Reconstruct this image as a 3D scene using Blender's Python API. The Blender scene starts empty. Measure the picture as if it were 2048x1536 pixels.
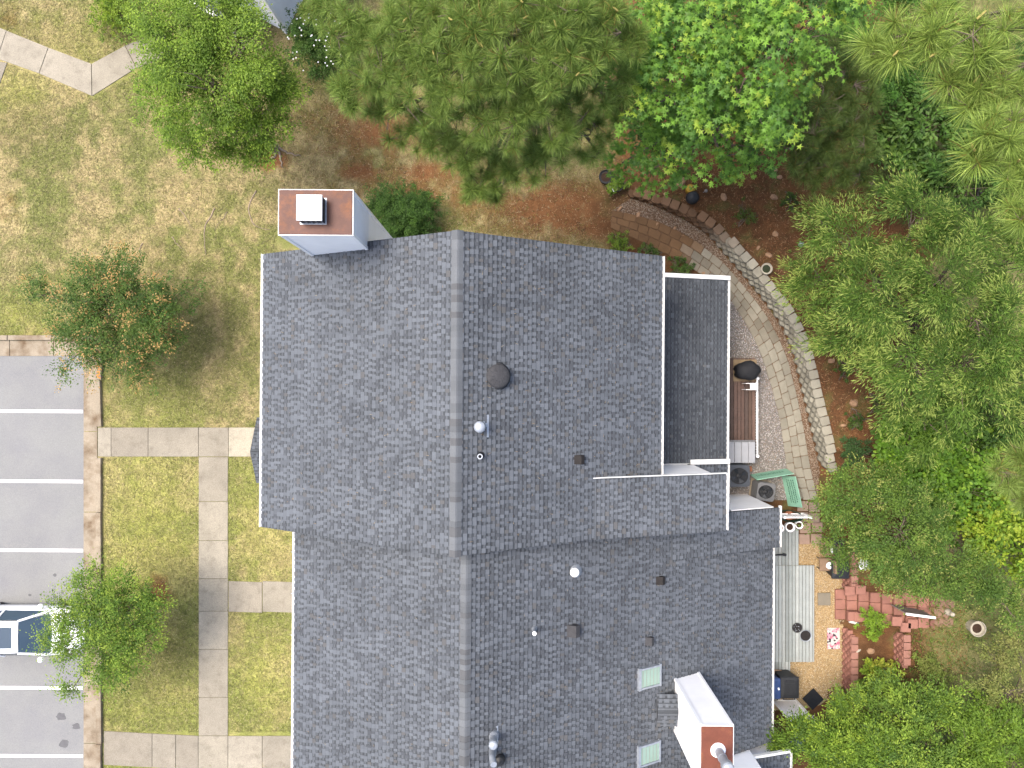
import bpy, math, random
import numpy as np
from mathutils import Vector, Matrix
random.seed(7); rng = np.random.default_rng(11)
S = bpy.context.scene
COL = S.collection
# ------------------------------------------------------------------ camera, sky, sun, exposure
CAMZ = 28.4; F = 1420.0
cam = bpy.data.cameras.new('camera'); camo = bpy.data.objects.new('camera', cam); COL.objects.link(camo)
cam.sensor_width = 36; cam.lens = 36*F/2048; cam.clip_end = 2000; cam.clip_start = .1
camo.location = (0, 0, CAMZ); S.camera = camo
W = bpy.data.worlds.new('World'); S.world = W; W.use_nodes = True
SUN_EL = math.radians(64); SUN_ROT = math.radians(-66)
wn = W.node_tree; sky = wn.nodes.new('ShaderNodeTexSky'); sky.sky_type = 'NISHITA'; sky.sun_disc = False
sky.sun_elevation = SUN_EL; sky.sun_rotation = SUN_ROT; sky.dust_density = 5.0; sky.air_density = .8
wn.links.new(sky.outputs[0], wn.nodes['Background'].inputs[0]); wn.nodes['Background'].inputs[1].default_value = .15
sl = bpy.data.lights.new('sun', 'SUN'); sl.energy = 1.12; sl.angle = math.radians(26); sl.color = (1, .94, .84)
so = bpy.data.objects.new('sun', sl); COL.objects.link(so); so.location = (-20, 14, 40)
sd = Vector((math.sin(SUN_ROT)*math.cos(SUN_EL), math.cos(SUN_ROT)*math.cos(SUN_EL), math.sin(SUN_EL)))
so.rotation_euler = (-sd).to_track_quat('-Z', 'Y').to_euler()
S.view_settings.view_transform = 'Standard'; S.view_settings.look = 'None'
S.view_settings.exposure = 1.58; S.view_settings.gamma = 1

# ------------------------------------------------------------------ helpers
def P(px, py, z=0.0):
    """place on the level z that the map grid point (px, py) stands over"""
    k = (CAMZ-z)/F
    return Vector(((px-1024)*k, (768-py)*k, z))
def R(px, py, a, b):
    """point on a roof plane z = a + b*x"""
    dx = (px-1024)/F; dy = (768-py)/F; t = (CAMZ-a)/(1+b*dx)
    return Vector((dx*t, dy*t, CAMZ-t))
def pxy(x, y): return 1024+x/.02, 768-y/.02
def lerp(a, b, t): return a+(b-a)*t
def sstep(a, b, x):
    t = np.clip((np.asarray(x, float)-a)/(b-a), 0, 1); return t*t*(3-2*t)
_T = rng.random((256, 256))
def vnoise(x, y, sc=1.0, seed=0):
    x = np.asarray(x, float)*sc+seed*17.3; y = np.asarray(y, float)*sc+seed*9.1
    xi = np.floor(x).astype(int); yi = np.floor(y).astype(int); fx = x-xi; fy = y-yi
    fx = fx*fx*(3-2*fx); fy = fy*fy*(3-2*fy)
    g = lambda i, j: _T[i % 256, j % 256]
    return (g(xi, yi)*(1-fx)+g(xi+1, yi)*fx)*(1-fy)+(g(xi, yi+1)*(1-fx)+g(xi+1, yi+1)*fx)*fy
def fbm(x, y, sc, seed=0): return .55*vnoise(x, y, sc, seed)+.3*vnoise(x, y, sc*2.3, seed+3)+.15*vnoise(x, y, sc*5.1, seed+5)

ORG = {}
def tag(o, label=None, cat=None, group=None, kind=None):
    if label: o['label'] = label
    if cat: o['category'] = cat
    if group: o['group'] = group
    if kind: o['kind'] = kind
    return o
def thing(name, loc, label, cat, group=None, rz=0.0):
    o = bpy.data.objects.new(name, None); COL.objects.link(o); o.location = loc; o.rotation_euler = (0, 0, rz)
    o.empty_display_size = .2; ORG[o.name] = Vector(loc); return tag(o, label, cat, group)
def link(name, me, parent=None, loc=None):
    o = bpy.data.objects.new(name, me); COL.objects.link(o)
    if parent is not None:
        o.parent = parent; ORG[o.name] = ORG[parent.name]
        if loc is not None: o.location = loc-ORG[parent.name]
    else:
        ORG[o.name] = Vector(loc) if loc is not None else Vector((0, 0, 0))
        if loc is not None: o.location = loc
    return o

class MB:
    def __init__(s): s.v = []; s.f = []; s.c = []; s.smooth = False
    def add(s, vs, fs, col=(1, 1, 1)):
        n = len(s.v); s.v += [tuple(v) for v in vs]; s.f += [tuple(i+n for i in f) for f in fs]; s.c += [col]*len(vs); return s
    def box(s, c, d, rz=0, col=(1, 1, 1), rot=None, bev=0.0):
        x, y, z = d[0]/2, d[1]/2, d[2]/2
        m = rot if rot is not None else Matrix.Rotation(rz, 3, 'Z')
        c = Vector(c)
        if bev <= 0:
            vs = [c+m@Vector((i*x, j*y, k*z)) for k in (-1, 1) for j in (-1, 1) for i in (-1, 1)]
            return s.add(vs, [(0, 2, 3, 1), (4, 5, 7, 6), (0, 1, 5, 4), (2, 6, 7, 3), (0, 4, 6, 2), (1, 3, 7, 5)], col)
        b = bev
        r0 = [(-x, -y), (x, -y), (x, y), (-x, y)]; r1 = [(-x+b, -y+b), (x-b, -y+b), (x-b, y-b), (-x+b, y-b)]
        vs = [c+m@Vector((p[0], p[1], -z)) for p in r0]+[c+m@Vector((p[0], p[1], z-b)) for p in r0]+[c+m@Vector((p[0], p[1], z)) for p in r1]
        fs = [(3, 2, 1, 0), (8, 9, 10, 11)]
        for k in (0, 4):
            for i in range(4): fs.append((k+i, k+(i+1) % 4, k+4+(i+1) % 4, k+4+i))
        return s.add(vs, fs, col)
    def prism(s, poly, z0, z1, col=(1, 1, 1), inset=0.0):
        """poly: list of 2-D points (ccw); optional bevelled top edge"""
        n = len(poly); a = sum(poly[i][0]*poly[(i+1) % n][1]-poly[(i+1) % n][0]*poly[i][1] for i in range(n))
        if a < 0: poly = poly[::-1]
        cx = sum(p[0] for p in poly)/n; cy = sum(p[1] for p in poly)/n
        rings = [[(p[0], p[1], z0) for p in poly]]
        if inset > 0:
            rings.append([(p[0], p[1], z1-inset) for p in poly]); r2 = []
            for p in poly:
                d = math.hypot(p[0]-cx, p[1]-cy); k = 1-inset*1.3/max(d, .001); r2.append((cx+(p[0]-cx)*k, cy+(p[1]-cy)*k, z1))
            rings.append(r2)
        else: rings.append([(p[0], p[1], z1) for p in poly])
        vs = [v for r in rings for v in r]; fs = [tuple(range(n))[::-1], tuple(range((len(rings)-1)*n, len(rings)*n))]
        for k in range(len(rings)-1):
            for i in range(n): fs.append((k*n+i, k*n+(i+1) % n, (k+1)*n+(i+1) % n, (k+1)*n+i))
        return s.add(vs, fs, col)
    def sheet(s, poly3, col=(1, 1, 1)): return s.add(poly3, [tuple(range(len(poly3)))], col)
    def tube(s, pts, rad, n=6, col=(1, 1, 1), cap=True):
        pts = [Vector(p) for p in pts]; rings = []
        rad = rad if isinstance(rad, (list, tuple)) else [rad]*len(pts)
        for i, p in enumerate(pts):
            t = (pts[min(i+1, len(pts)-1)]-pts[max(i-1, 0)])
            if t.length < 1e-6: t = Vector((0, 0, 1))
            t.normalize(); u = t.cross(Vector((0, 0, 1)) if abs(t.z) < .9 else Vector((1, 0, 0))).normalized(); w = t.cross(u)
            rings.append([p+(u*math.cos(2*math.pi*k/n)+w*math.sin(2*math.pi*k/n))*rad[i] for k in range(n)])
        vs = [v for r in rings for v in r]; fs = []
        for i in range(len(pts)-1):
            for k in range(n): fs.append((i*n+k, i*n+(k+1) % n, (i+1)*n+(k+1) % n, (i+1)*n+k))
        if cap: fs += [tuple(range(n))[::-1], tuple(range((len(pts)-1)*n, len(pts)*n))]
        return s.add(vs, fs, col)
    def lathe(s, c, prof, n=20, col=(1, 1, 1), axis=None):
        c = Vector(c); m = axis.to_track_quat('Z', 'Y').to_matrix() if axis is not None else Matrix.Identity(3)
        vs = []; fs = []
        for r, z in prof:
            for k in range(n): vs.append(c+m@Vector((r*math.cos(2*math.pi*k/n), r*math.sin(2*math.pi*k/n), z)))
        for i in range(len(prof)-1):
            for k in range(n): fs.append((i*n+k, i*n+(k+1) % n, (i+1)*n+(k+1) % n, (i+1)*n+k))
        fs += [tuple(range(n))[::-1], tuple(range((len(prof)-1)*n, len(prof)*n))]
        return s.add(vs, fs, col)
    def mesh(s, name, mat, off=None):
        me = bpy.data.meshes.new(name)
        off = off or Vector((0, 0, 0))
        me.from_pydata([(v[0]-off.x, v[1]-off.y, v[2]-off.z) for v in s.v], [], s.f)
        if any(c != (1, 1, 1) for c in s.c):
            ca = me.color_attributes.new('Col', 'FLOAT_COLOR', 'POINT')
            ca.data.foreach_set('color', np.array([(c[0], c[1], c[2], 1) for c in s.c], np.float32).ravel())
        if s.smooth: me.polygons.foreach_set('use_smooth', [True]*len(me.polygons))
        if mat: me.materials.append(mat)
        return me
    def build(s, name, mat, parent=None, label=None, cat=None, group=None, kind=None, smooth=False):
        s.smooth = s.smooth or smooth
        if parent is not None:
            o = link(name, s.mesh(name, mat, ORG[parent.name]), parent)
        else:
            a = np.array(s.v); lo = Vector(((a[:, 0].min()+a[:, 0].max())/2, (a[:, 1].min()+a[:, 1].max())/2, a[:, 2].min()))
            o = link(name, s.mesh(name, mat, lo), None, lo)
        return tag(o, label, cat, group, kind)

def fast_mesh(name, verts, faces, mat, cols=None, smooth=False):
    """verts (N,3), faces (M,k) arrays"""
    me = bpy.data.meshes.new(name); n = len(verts); m, k = faces.shape
    me.vertices.add(n); me.vertices.foreach_set('co', np.ascontiguousarray(verts, np.float32).ravel())
    me.loops.add(m*k); me.loops.foreach_set('vertex_index', np.ascontiguousarray(faces, np.int32).ravel())
    me.polygons.add(m); me.polygons.foreach_set('loop_start', np.arange(0, m*k, k, dtype=np.int32))
    try: me.polygons.foreach_set('loop_total', np.full(m, k, np.int32))
    except Exception: pass
    me.polygons.foreach_set('use_smooth', np.full(m, bool(smooth)))
    if cols is not None:
        ca = me.color_attributes.new('Col', 'FLOAT_COLOR', 'POINT')
        c4 = np.ones((n, 4), np.float32); c4[:, :3] = cols; ca.data.foreach_set('color', c4.ravel())
    me.update(calc_edges=True); me.validate()
    if mat: me.materials.append(mat)
    return me

# ------------------------------------------------------------------ materials
def mat(name, col=(.5, .5, .5), rough=.75, var=.18, sc=3.0, bump=0.0, bsc=30.0, attr=False, metal=0.0, spec=.3, trans=0.0, col2=None, c2sc=1.0, c2lo=.5, c2hi=.7, fine=0.0, fsc=120., lap=None):
    if name not in ('white_vinyl', 'white_trim', 'pale_siding', 'white_car_paint', 'road_paint'):
        col = tuple(.66*t for t in col); col2 = tuple(.66*t for t in col2) if col2 else None; spec *= .7
    m = bpy.data.materials.new(name); m.use_nodes = True; nt = m.node_tree; N = nt.nodes; L = nt.links
    b = N['Principled BSDF']; out = N['Material Output']
    geo = N.new('ShaderNodeNewGeometry')
    def noise(scale, det=4):
        n = N.new('ShaderNodeTexNoise'); n.inputs['Scale'].default_value = scale; n.inputs['Detail'].default_value = det; n.inputs['Roughness'].default_value = .62
        L.new(geo.outputs['Position'], n.inputs['Vector']); return n.outputs['Fac']
    def rangev(o, a, bb, lo=.25, hi=.75):
        r = N.new('ShaderNodeMapRange'); r.inputs[1].default_value = lo; r.inputs[2].default_value = hi; r.inputs[3].default_value = a; r.inputs[4].default_value = bb; L.new(o, r.inputs[0]); return r.outputs[0]
    def mul(c, f):
        v = N.new('ShaderNodeVectorMath'); v.operation = 'SCALE'; L.new(c, v.inputs[0]); L.new(f, v.inputs['Scale']); return v.outputs[0]
    rgb = N.new('ShaderNodeRGB'); rgb.outputs[0].default_value = (*col, 1); cur = rgb.outputs[0]
    if attr:
        at = N.new('ShaderNodeAttribute'); at.attribute_name = 'Col'
        v = N.new('ShaderNodeVectorMath'); v.operation = 'MULTIPLY'; L.new(cur, v.inputs[0]); L.new(at.outputs['Color'], v.inputs[1]); cur = v.outputs[0]
    if col2:
        mx = N.new('ShaderNodeMix'); mx.data_type = 'RGBA'; L.new(rangev(noise(c2sc, 5), 0, 1, c2lo, c2hi), mx.inputs['Factor']); L.new(cur, mx.inputs['A']); mx.inputs['B'].default_value = (*col2, 1); cur = mx.outputs['Result']
    if var: cur = mul(cur, rangev(noise(sc), 1-var, 1+var))
    if fine: cur = mul(cur, rangev(noise(fsc, 2), 1-fine, 1+fine))
    L.new(cur, b.inputs['Base Color']); b.inputs['Roughness'].default_value = rough; b.inputs['Metallic'].default_value = metal; b.inputs['Specular IOR Level'].default_value = spec
    if bump:
        bp = N.new('ShaderNodeBump'); bp.inputs['Strength'].default_value = bump; bp.inputs['Distance'].default_value = .02; L.new(noise(bsc, 4), bp.inputs['Height']); L.new(bp.outputs[0], b.inputs['Normal'])
    if trans:
        t = N.new('ShaderNodeBsdfTranslucent'); L.new(cur, t.inputs[0]); mx = N.new('ShaderNodeMixShader'); mx.inputs[0].default_value = trans
        L.new(b.outputs[0], mx.inputs[1]); L.new(t.outputs[0], mx.inputs[2]); L.new(mx.outputs[0], out.inputs[0])
    return m
M = {}
M['shingle'] = mat('shingle', (.93, .965, .965), .9, .15, .7, attr=True, spec=.15, fine=.16, fsc=60)
M['roofdeck'] = mat('roof_felt', (.06, .063, .07), .9)
M['white'] = mat('white_vinyl', (.86, .86, .86), .5, .05, 1.5, spec=.35)
M['whitetrim'] = mat('white_trim', (.66, .66, .64), .5, .12, 5, col2=(.45, .42, .36), c2sc=4, c2lo=.6, c2hi=.85)
M['siding'] = mat('pale_siding', (.78, .80, .83), .55, .05, 2)
M['rust'] = mat('rusted_metal', (.115, .055, .042), .5, .18, 3, col2=(.22, .085, .035), c2sc=2.2, c2lo=.5, c2hi=.72, fine=.12, fsc=50, metal=.15)
M['rust2'] = mat('rusted_red_metal', (.19, .065, .04), .55, .16, 3, col2=(.30, .12, .05), c2sc=2.0, c2lo=.55, c2hi=.75, fine=.1, fsc=50)
M['galv'] = mat('galvanised_metal', (.42, .46, .51), .42, .18, 8, metal=.35, spec=.5)
M['blackmetal'] = mat('black_metal', (.025, .026, .028), .45, .2, 8)
M['blackplastic'] = mat('black_plastic', (.028, .03, .034), .5, .2, 6, spec=.4)
M['brownvent'] = mat('brown_vent', (.026, .023, .022), .75, .25, 8)
M['greyvent'] = mat('grey_vent', (.06, .06, .064), .7, .22, 6, fine=.15, fsc=40)
M['concrete'] = mat('concrete', (1, 1, 1), .9, .14, .9, attr=True, bump=.15, bsc=60, spec=.2, col2=(.2, .175, .135), c2sc=2.6, c2lo=.5, c2hi=.9, fine=.28, fsc=38)
M['kerb'] = mat('kerb_concrete', (.37, .315, .235), .9, .2, .8, bump=.15, bsc=60, spec=.2, col2=(.17, .115, .068), c2sc=1.3, c2lo=.44, c2hi=.70, fine=.2, fsc=40)
M['asphalt'] = mat('asphalt', (.29, .295, .286), .92, .10, .35, bump=.3, bsc=120, spec=.2, col2=(.235, .237, .243), c2sc=.7, c2lo=.4, c2hi=.7, fine=.24, fsc=55)
M['paint'] = mat('road_paint', (.85, .85, .83), .7, .06, 3, fine=.06, fsc=40)
M['stain'] = mat('oil_stain', (.15, .15, .155), .8, .2, 6)
M['paver'] = mat('paver_stone', (1, 1, 1), .9, .14, 2.5, attr=True, bump=.2, bsc=50, spec=.15, fine=.14, fsc=60)
M['redbrick'] = mat('red_block', (1, 1, 1), .88, .14, 3, attr=True, bump=.2, bsc=50, spec=.15, fine=.12, fsc=60)
M['deckbrown'] = mat('brown_deck_wood', (1, 1, 1), .8, .22, 4, attr=True, fine=.14, fsc=30)
M['deckgrey'] = mat('grey_deck_wood', (1, 1, 1), .85, .12, 3, attr=True, fine=.10, fsc=40)
M['bark'] = mat('bark', (.17, .13, .10), .9, .35, 6, bump=.5, bsc=20)
M['barkpale'] = mat('pale_bark', (.33, .26, .19), .9, .3, 5, bump=.4, bsc=18)
M['leaf'] = mat('leaf', (1.78, 1.74, 1.08), .5, 0, attr=True, trans=.42, spec=.34)
M['needle'] = mat('needle', (1.78, 1.8, 1.15), .5, 0, attr=True, trans=.35, spec=.35)
M['grass'] = mat('grass', (1, 1, 1), .7, 0, attr=True, trans=.3, spec=.2)
M['stone'] = mat('small_stone', (1, 1, 1), .85, .1, 10, attr=True, spec=.2)
M['rock'] = mat('rock', (.40, .25, .15), .9, .25, 4, bump=.4, bsc=18, spec=.15)
M['litter'] = mat('leaf_litter', (1, 1, 1), .9, 0, attr=True, spec=.1)
M['carpaint'] = mat('white_car_paint', (.80, .81, .82), .22, .02, 1, spec=.5)
M['glass'] = mat('dark_car_glass', (.05, .085, .125), .06, 0, spec=.6)
M['greenglass'] = mat('green_skylight_glass', (.33, .47, .39), .12, .08, 1.0, spec=.5)
M['tyre'] = mat('tyre_rubber', (.02, .02, .021), .8, .15, 10)
M['green'] = mat('mint_board', (.30, .56, .41), .6, .10, 4)
M['ink'] = mat('dark_ink', (.04, .12, .08), .7, .1)
M['darkgreen'] = mat('dark_green_plastic', (.02, .07, .045), .5, .2, 6)
M['terracotta'] = mat('terracotta', (.36, .15, .08), .8, .2, 6)
M['greybox'] = mat('grey_resin', (.37, .38, .40), .6, .06, 4)
M['ac'] = mat('ac_grey_metal', (.20, .20, .20), .5, .12, 6, metal=.3)
M['acdark'] = mat('ac_blue_grey_metal', (.085, .095, .11), .5, .12, 6, metal=.3)
M['fan'] = mat('fan_metal', (.06, .065, .07), .3, .2, 6, metal=.7)
M['blueplastic'] = mat('blue_plastic', (.045, .085, .23), .45, .12, 5, spec=.4)
M['cloth'] = mat('black_cover_cloth', (.022, .023, .026), .75, .25, 6, bump=.6, bsc=14)
M['yellow'] = mat('yellow_glaze', (.62, .40, .06), .4, .15, 8)
M['pollen'] = mat('pollen_cone', (.38, .33, .10), .8, .2, 10)
M['cream'] = mat('cream_ceramic', (.55, .50, .40), .7, .15, 5)
M['water'] = mat('dark_water', (.05, .06, .035), .15, .1, 5)
M['soil'] = mat('pot_soil', (.06, .035, .022), .95, .3, 20, bump=.5, bsc=40)
M['cushion'] = mat('pillow_cloth', (.30, .20, .13), .85, .15, 8)
M['board'] = mat('tan_plywood', (.30, .22, .13), .8, .2, 4)
M['orange'] = mat('orange_marking', (.75, .28, .04), .7, .15, 6)
M['red'] = mat('red_petal', (.5, .03, .02), .6, .2, 10)
M['greywood'] = mat('weathered_wood', (.30, .27, .24), .85, .2, 5)

def floral():
    m = bpy.data.materials.new('floral_print'); m.use_nodes = True; nt = m.node_tree; N = nt.nodes; L = nt.links
    g = N.new('ShaderNodeNewGeometry'); v = N.new('ShaderNodeTexVoronoi'); v.inputs['Scale'].default_value = 14
    L.new(g.outputs['Position'], v.inputs['Vector']); r = N.new('ShaderNodeValToRGB'); r.color_ramp.interpolation = 'CONSTANT'
    e = r.color_ramp.elements; e[0].position = 0; e[0].color = (.42, .40, .37, 1); e[1].position = .28; e[1].color = (.34, .10, .15, 1)
    for p, c in ((.50, (.42, .22, .25, 1)), (.74, (.03, .02, .03, 1)), (.84, (.42, .40, .36, 1))): q = e.new(p); q.color = c
    s = N.new('ShaderNodeSeparateColor'); L.new(v.outputs['Color'], s.inputs[0]); L.new(s.outputs[0], r.inputs[0]); L.new(r.outputs[0], N['Principled BSDF'].inputs['Base Color']); N['Principled BSDF'].inputs['Roughness'].default_value = .9
    return m
M['floral'] = floral()

# ------------------------------------------------------------------ ground with terraces
def pxl(pts, z=0.0): return [P(a, b, z) for a, b in pts]
WB = [(1262, 397), (1297, 407), (1350, 430), (1385, 449), (1414, 470), (1444, 505), (1479, 545), (1510, 583), (1544, 626), (1566, 662), (1581, 700), (1592, 740), (1602, 783), (1615, 838), (1628, 893), (1639, 938)]
WBw = [Vector((p.x, p.y, 0)) for p in pxl(WB)]
def resample(pts, n):
    d = [0]
    for a, b in zip(pts, pts[1:]): d.append(d[-1]+(b-a).length)
    out = []
    for i in range(n):
        s = d[-1]*i/(n-1); k = max(0, min(len(pts)-2, int(np.searchsorted(d, s))-1))
        t = (s-d[k])/max(1e-9, d[k+1]-d[k]); out.append(pts[k].lerp(pts[k+1], min(1, max(0, t))))
    return out, d[-1]
WR, WLEN = resample(WBw, 400)
def wall_at(s):
    s = min(max(s, 0), WLEN-1e-6); i = s/WLEN*399; k = int(i); k = min(k, 398)
    p = WR[k].lerp(WR[k+1], i-k); a = WR[max(0, k-6)]; b = WR[min(399, k+7)]; t = (b-a).normalized(); return p, t, Vector((-t.y, t.x, 0))
ROWH = .17
def wall_rows(s):
    f = s/WLEN
    return 1 if f < .06 else 2 if f < .16 else 3 if f < .28 else 4 if f < .95 else 3
_ys = []; _xs = []; _hs = []
for i in range(200):
    s = WLEN*i/199; p, t, n = wall_at(s); q = p+n*.27; _ys.append(q.y); _xs.append(q.x); _hs.append(wall_rows(s)*ROWH+.03)
_o = np.argsort(_ys); _ys = np.array(_ys)[_o]; _xs = np.array(_xs)[_o]; _hs = np.array(_hs)[_o]
YA = -3.4; YB1, YB0 = -7.0, -12.15
H1, H2 = .55, .5
def ground_h(x, y):
    x = np.asarray(x, float); y = np.asarray(y, float)
    xb = np.interp(y, _ys, _xs); hh = np.interp(y, _ys, _hs)
    hh = hh*(1-sstep(7.2, 9.5, y))
    st = np.clip((x-xb)/.10, 0, 1)
    ramp1 = sstep(12.5, 14.0, x)
    inW = ((y >= YA) & (y <= 7.6)).astype(float)
    top = (y > 7.6)
    hA = hh*np.where(top, sstep(4, 8, x), st)
    xw1 = 13.36; xw2 = 15.16
    st1 = np.clip((x-xw1)/.1, 0, 1); st2 = np.clip((x-xw2)/.1, 0, 1)
    inB = ((y <= YB1) & (y >= YB0)).astype(float)
    lvl = np.where(inB > 0, H1*st1+H2*st2*((y > -11.0)), 0)
    low = H1*ramp1+H2*sstep(14.6, 16.6, x)
    hB = np.where(inB > 0, np.where(y > -11.0, lvl, H1*st1+H2*sstep(14.6, 16.6, x)), low)
    t = sstep(YA-1.0, YA-.02, y)
    h = np.where(y >= YA-.02, hA, lerp(hB, hh*st, t))
    stair = np.clip((x-12.95)/.3906*.145-.04, 0, 1.1); onst = (y < -8.1) & (y > -9.5) & (x > 12.7) & (x < 16.2)
    h = np.where(onst, stair, h)
    # gentle unevenness off the paved front
    return h+.05*(fbm(x, y, .5, 4)-.5)*sstep(13.8, 15, x)
gx = np.concatenate([[-400, -90, -35], np.arange(-22, 22.01, .13), [35, 90, 400]])
gy = np.concatenate([[-400, -80, -30], np.arange(-16, 17.01, .13), [30, 80, 400]])
GX, GY = np.meshgrid(gx, gy); GZ = ground_h(GX, GY)
nv = GX.size; nx = len(gx); ny = len(gy)
idx = np.arange(nv).reshape(ny, nx)
gf = np.stack([idx[:-1, :-1], idx[:-1, 1:], idx[1:, 1:], idx[1:, :-1]], -1).reshape(-1, 4)
def blobmask(px, py, lst):
    m = np.zeros_like(px, dtype=float)
    for cx, cy, rx, ry, st in lst:
        m = np.maximum(m, st*np.exp(-(((px-cx)/rx)**2+((py-cy)/ry)**2)))
    return m
DIRT = [(900, 380, 330, 80, .62), (760, 265, 170, 100, .7), (1120, 420, 190, 75, .95), (760, 265, 110, 70, .8), (850, 345, 90, 35, .85), (720, 345, 60, 30, .9), (1130, 420, 110, 45, 1.0), (1060, 380, 70, 40, .7), (1200, 450, 60, 40, 1.0), (545, 320, 45, 30, 1.0), (4, 410, 34, 50, .55), (30, 440, 30, 40, .45), (690, 240, 50, 35, .6), (960, 400, 130, 40, .35), (320, 1185, 30, 45, .9), (15, 30, 60, 50, .4), (480, 180, 60, 60, .5)]
GRASS_SHADE = [(640, 230, 150, 110, .8), (950, 330, 260, 120, .7), (420, 690, 120, 130, .65), (120, 70, 120, 60, .3), (430, 800, 110, 60, .4), (330, 1300, 60, 90, .7), (225, 740, 60, 40, .3), (60, 250, 90, 70, .5), (350, 90, 200, 90, .4)]  # soft tree shade painted into the lawn colour
LUSH = [(300, 1100, 130, 320, 1.0), (300, 1400, 130, 120, .9), (520, 1040, 90, 140, .8), (520, 1350, 90, 160, .9), (40, 640, 90, 50, .9), (300, 1540, 300, 30, 1), (170, 100, 120, 80, .6), (40, 180, 60, 60, .8)]
def masks(x, y):
    px, py = pxy(np.asarray(x, float), np.asarray(y, float))
    soil = sstep(1150, 1275, px+60*(fbm(x, y, .8, 2)-.5))*(1-sstep(15.6, 17, np.asarray(x)))
    weed = np.maximum(sstep(1790, 1870, px)*sstep(1000, 1200, py), sstep(1720, 1800, px)*(1-sstep(330, 420, py)))
    weed = np.maximum(weed, sstep(1850, 1900, px))
    return blobmask(px, py, DIRT), soil, blobmask(px, py, GRASS_SHADE), blobmask(px, py, LUSH), weed
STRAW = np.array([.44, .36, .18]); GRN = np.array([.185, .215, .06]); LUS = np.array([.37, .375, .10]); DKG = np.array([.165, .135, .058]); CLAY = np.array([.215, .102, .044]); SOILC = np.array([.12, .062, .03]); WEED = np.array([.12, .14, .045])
def ground_col(x, y):
    d, so_, sh, lu, we = masks(x, y)
    n1 = fbm(x, y, .55, 1); n2 = fbm(x, y, 2.2, 6); n3 = fbm(x, y, 6, 8)
    def mx(a, b, t): t = np.clip(t, 0, 1)[..., None]; return a*(1-t)+b*t
    c = np.broadcast_to(STRAW, np.shape(x)+(3,)).copy()
    c = mx(c, GRN, sstep(.36, .62, .55*n1+.45*n2)*.85)
    c = mx(c, LUS, lu*(.55+.5*n2))
    c = mx(c, GRN, lu*sstep(.5, .7, n1)*.6)
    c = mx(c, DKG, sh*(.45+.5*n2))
    c = mx(c, CLAY, d*1.25*sstep(.22, .62, d*.7+.9*(n2-.35)))
    c = mx(c, SOILC, so_)
    c = mx(c, CLAY, so_*sstep(.5, .75, n1)*.7)
    c = mx(c, WEED, so_*sstep(.55, .7, n2)*.45)
    c = mx(c, WEED, we*(.5+.5*n2))
    return c*(.75+.5*n3)[..., None]
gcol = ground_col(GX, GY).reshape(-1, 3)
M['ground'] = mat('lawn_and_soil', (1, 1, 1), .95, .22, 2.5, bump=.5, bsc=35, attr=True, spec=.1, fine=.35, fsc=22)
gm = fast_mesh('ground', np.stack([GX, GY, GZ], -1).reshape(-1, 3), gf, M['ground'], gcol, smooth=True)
ground = link('ground', gm); tag(ground, 'lawn and bare red soil around the townhouses', 'ground', kind='structure')
def gz(x, y): return float(ground_h(x, y))

# ------------------------------------------------------------------ parking lot, kerbs, walks
b = MB(); q = [P(-250, 712), P(168, 712), P(170, 1900), P(-250, 1900)]
b.sheet([(p.x, p.y, .006) for p in q][::-1]); b.build('parking_lot', M['asphalt'], None, 'grey asphalt parking lot with white bay lines', 'parking lot', kind='structure')
lot = bpy.data.objects['parking_lot']
for y in (822, 962, 1100, 1375, 1511, 1648):
    b = MB(); p0 = P(-200, y-1); p1 = P(166, y+1)
    b.sheet([(p0.x, p0.y-.06, .010), (p1.x, p1.y-.06, .010), (p1.x, p1.y+.06, .010), (p0.x, p0.y+.06, .010)]); b.build('bay_line', M['paint'], lot)
for (px, py, r) in ((122, 1433, .17), (153, 1453, .13), (128, 1487, .17), (60, 1190, .05), (110, 1150, .06), (140, 1160, .05), (125, 1185, .05), (95, 1205, .04), (130, 1170, .04)):
    b = MB(); c = P(px, py); pts = []
    for k in range(14):
        a = 2*math.pi*k/14; rr = r*(.75+.5*random.random()); pts.append((c.x+rr*1.25*math.cos(a), c.y+rr*math.sin(a), .009))
    b.sheet(pts); b.build('oil_stain', M['stain'], lot)
def quadprism(parent, name, pts, z0, z1, m, col, inset=.01):
    b = MB(); b.prism([(p[0], p[1]) for p in pts], z0, z1, col, inset); return b.build(name, m, parent)
kerb = MB(); 
kb = thing('kerb', P(186, 1100), 'stained concrete kerb and gutter along the parking bays', 'kerb'); tag(kb, kind='structure')
ky = [640+30, 760, 863, 1024, 1190, 1330, 1486, 1640]
for a, c in zip(ky, ky[1:]):
    p = [P(168, max(a, 712)+.5), P(195, max(a, 712)+.5), P(195, c-.5), P(168, c-.5)]
    b = MB(); b.prism([(v.x, v.y) for v in p], -.1, .03, inset=.006); b.build('gutter_pan', M['kerb'], kb)
    if c <= 863 or a >= 1000 or True:
        if a >= 863 and c <= 1024: p = [P(195.3, 915), P(205, 915), P(205, c-.5), P(195.3, c-.5)]
        elif c == 863: p = [P(195.3, a+.5), P(203, a+.5), P(206, 853), P(195.3, 853)]
        else: p = [P(195.3, a+.5), P(204.5, a+.5), P(206, c-.5), P(195.3, c-.5)]
        b = MB(); b.prism([(v.x, v.y) for v in p], -.1, .14, inset=.02); b.build('kerb_stone', M['kerb'], kb)
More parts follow.
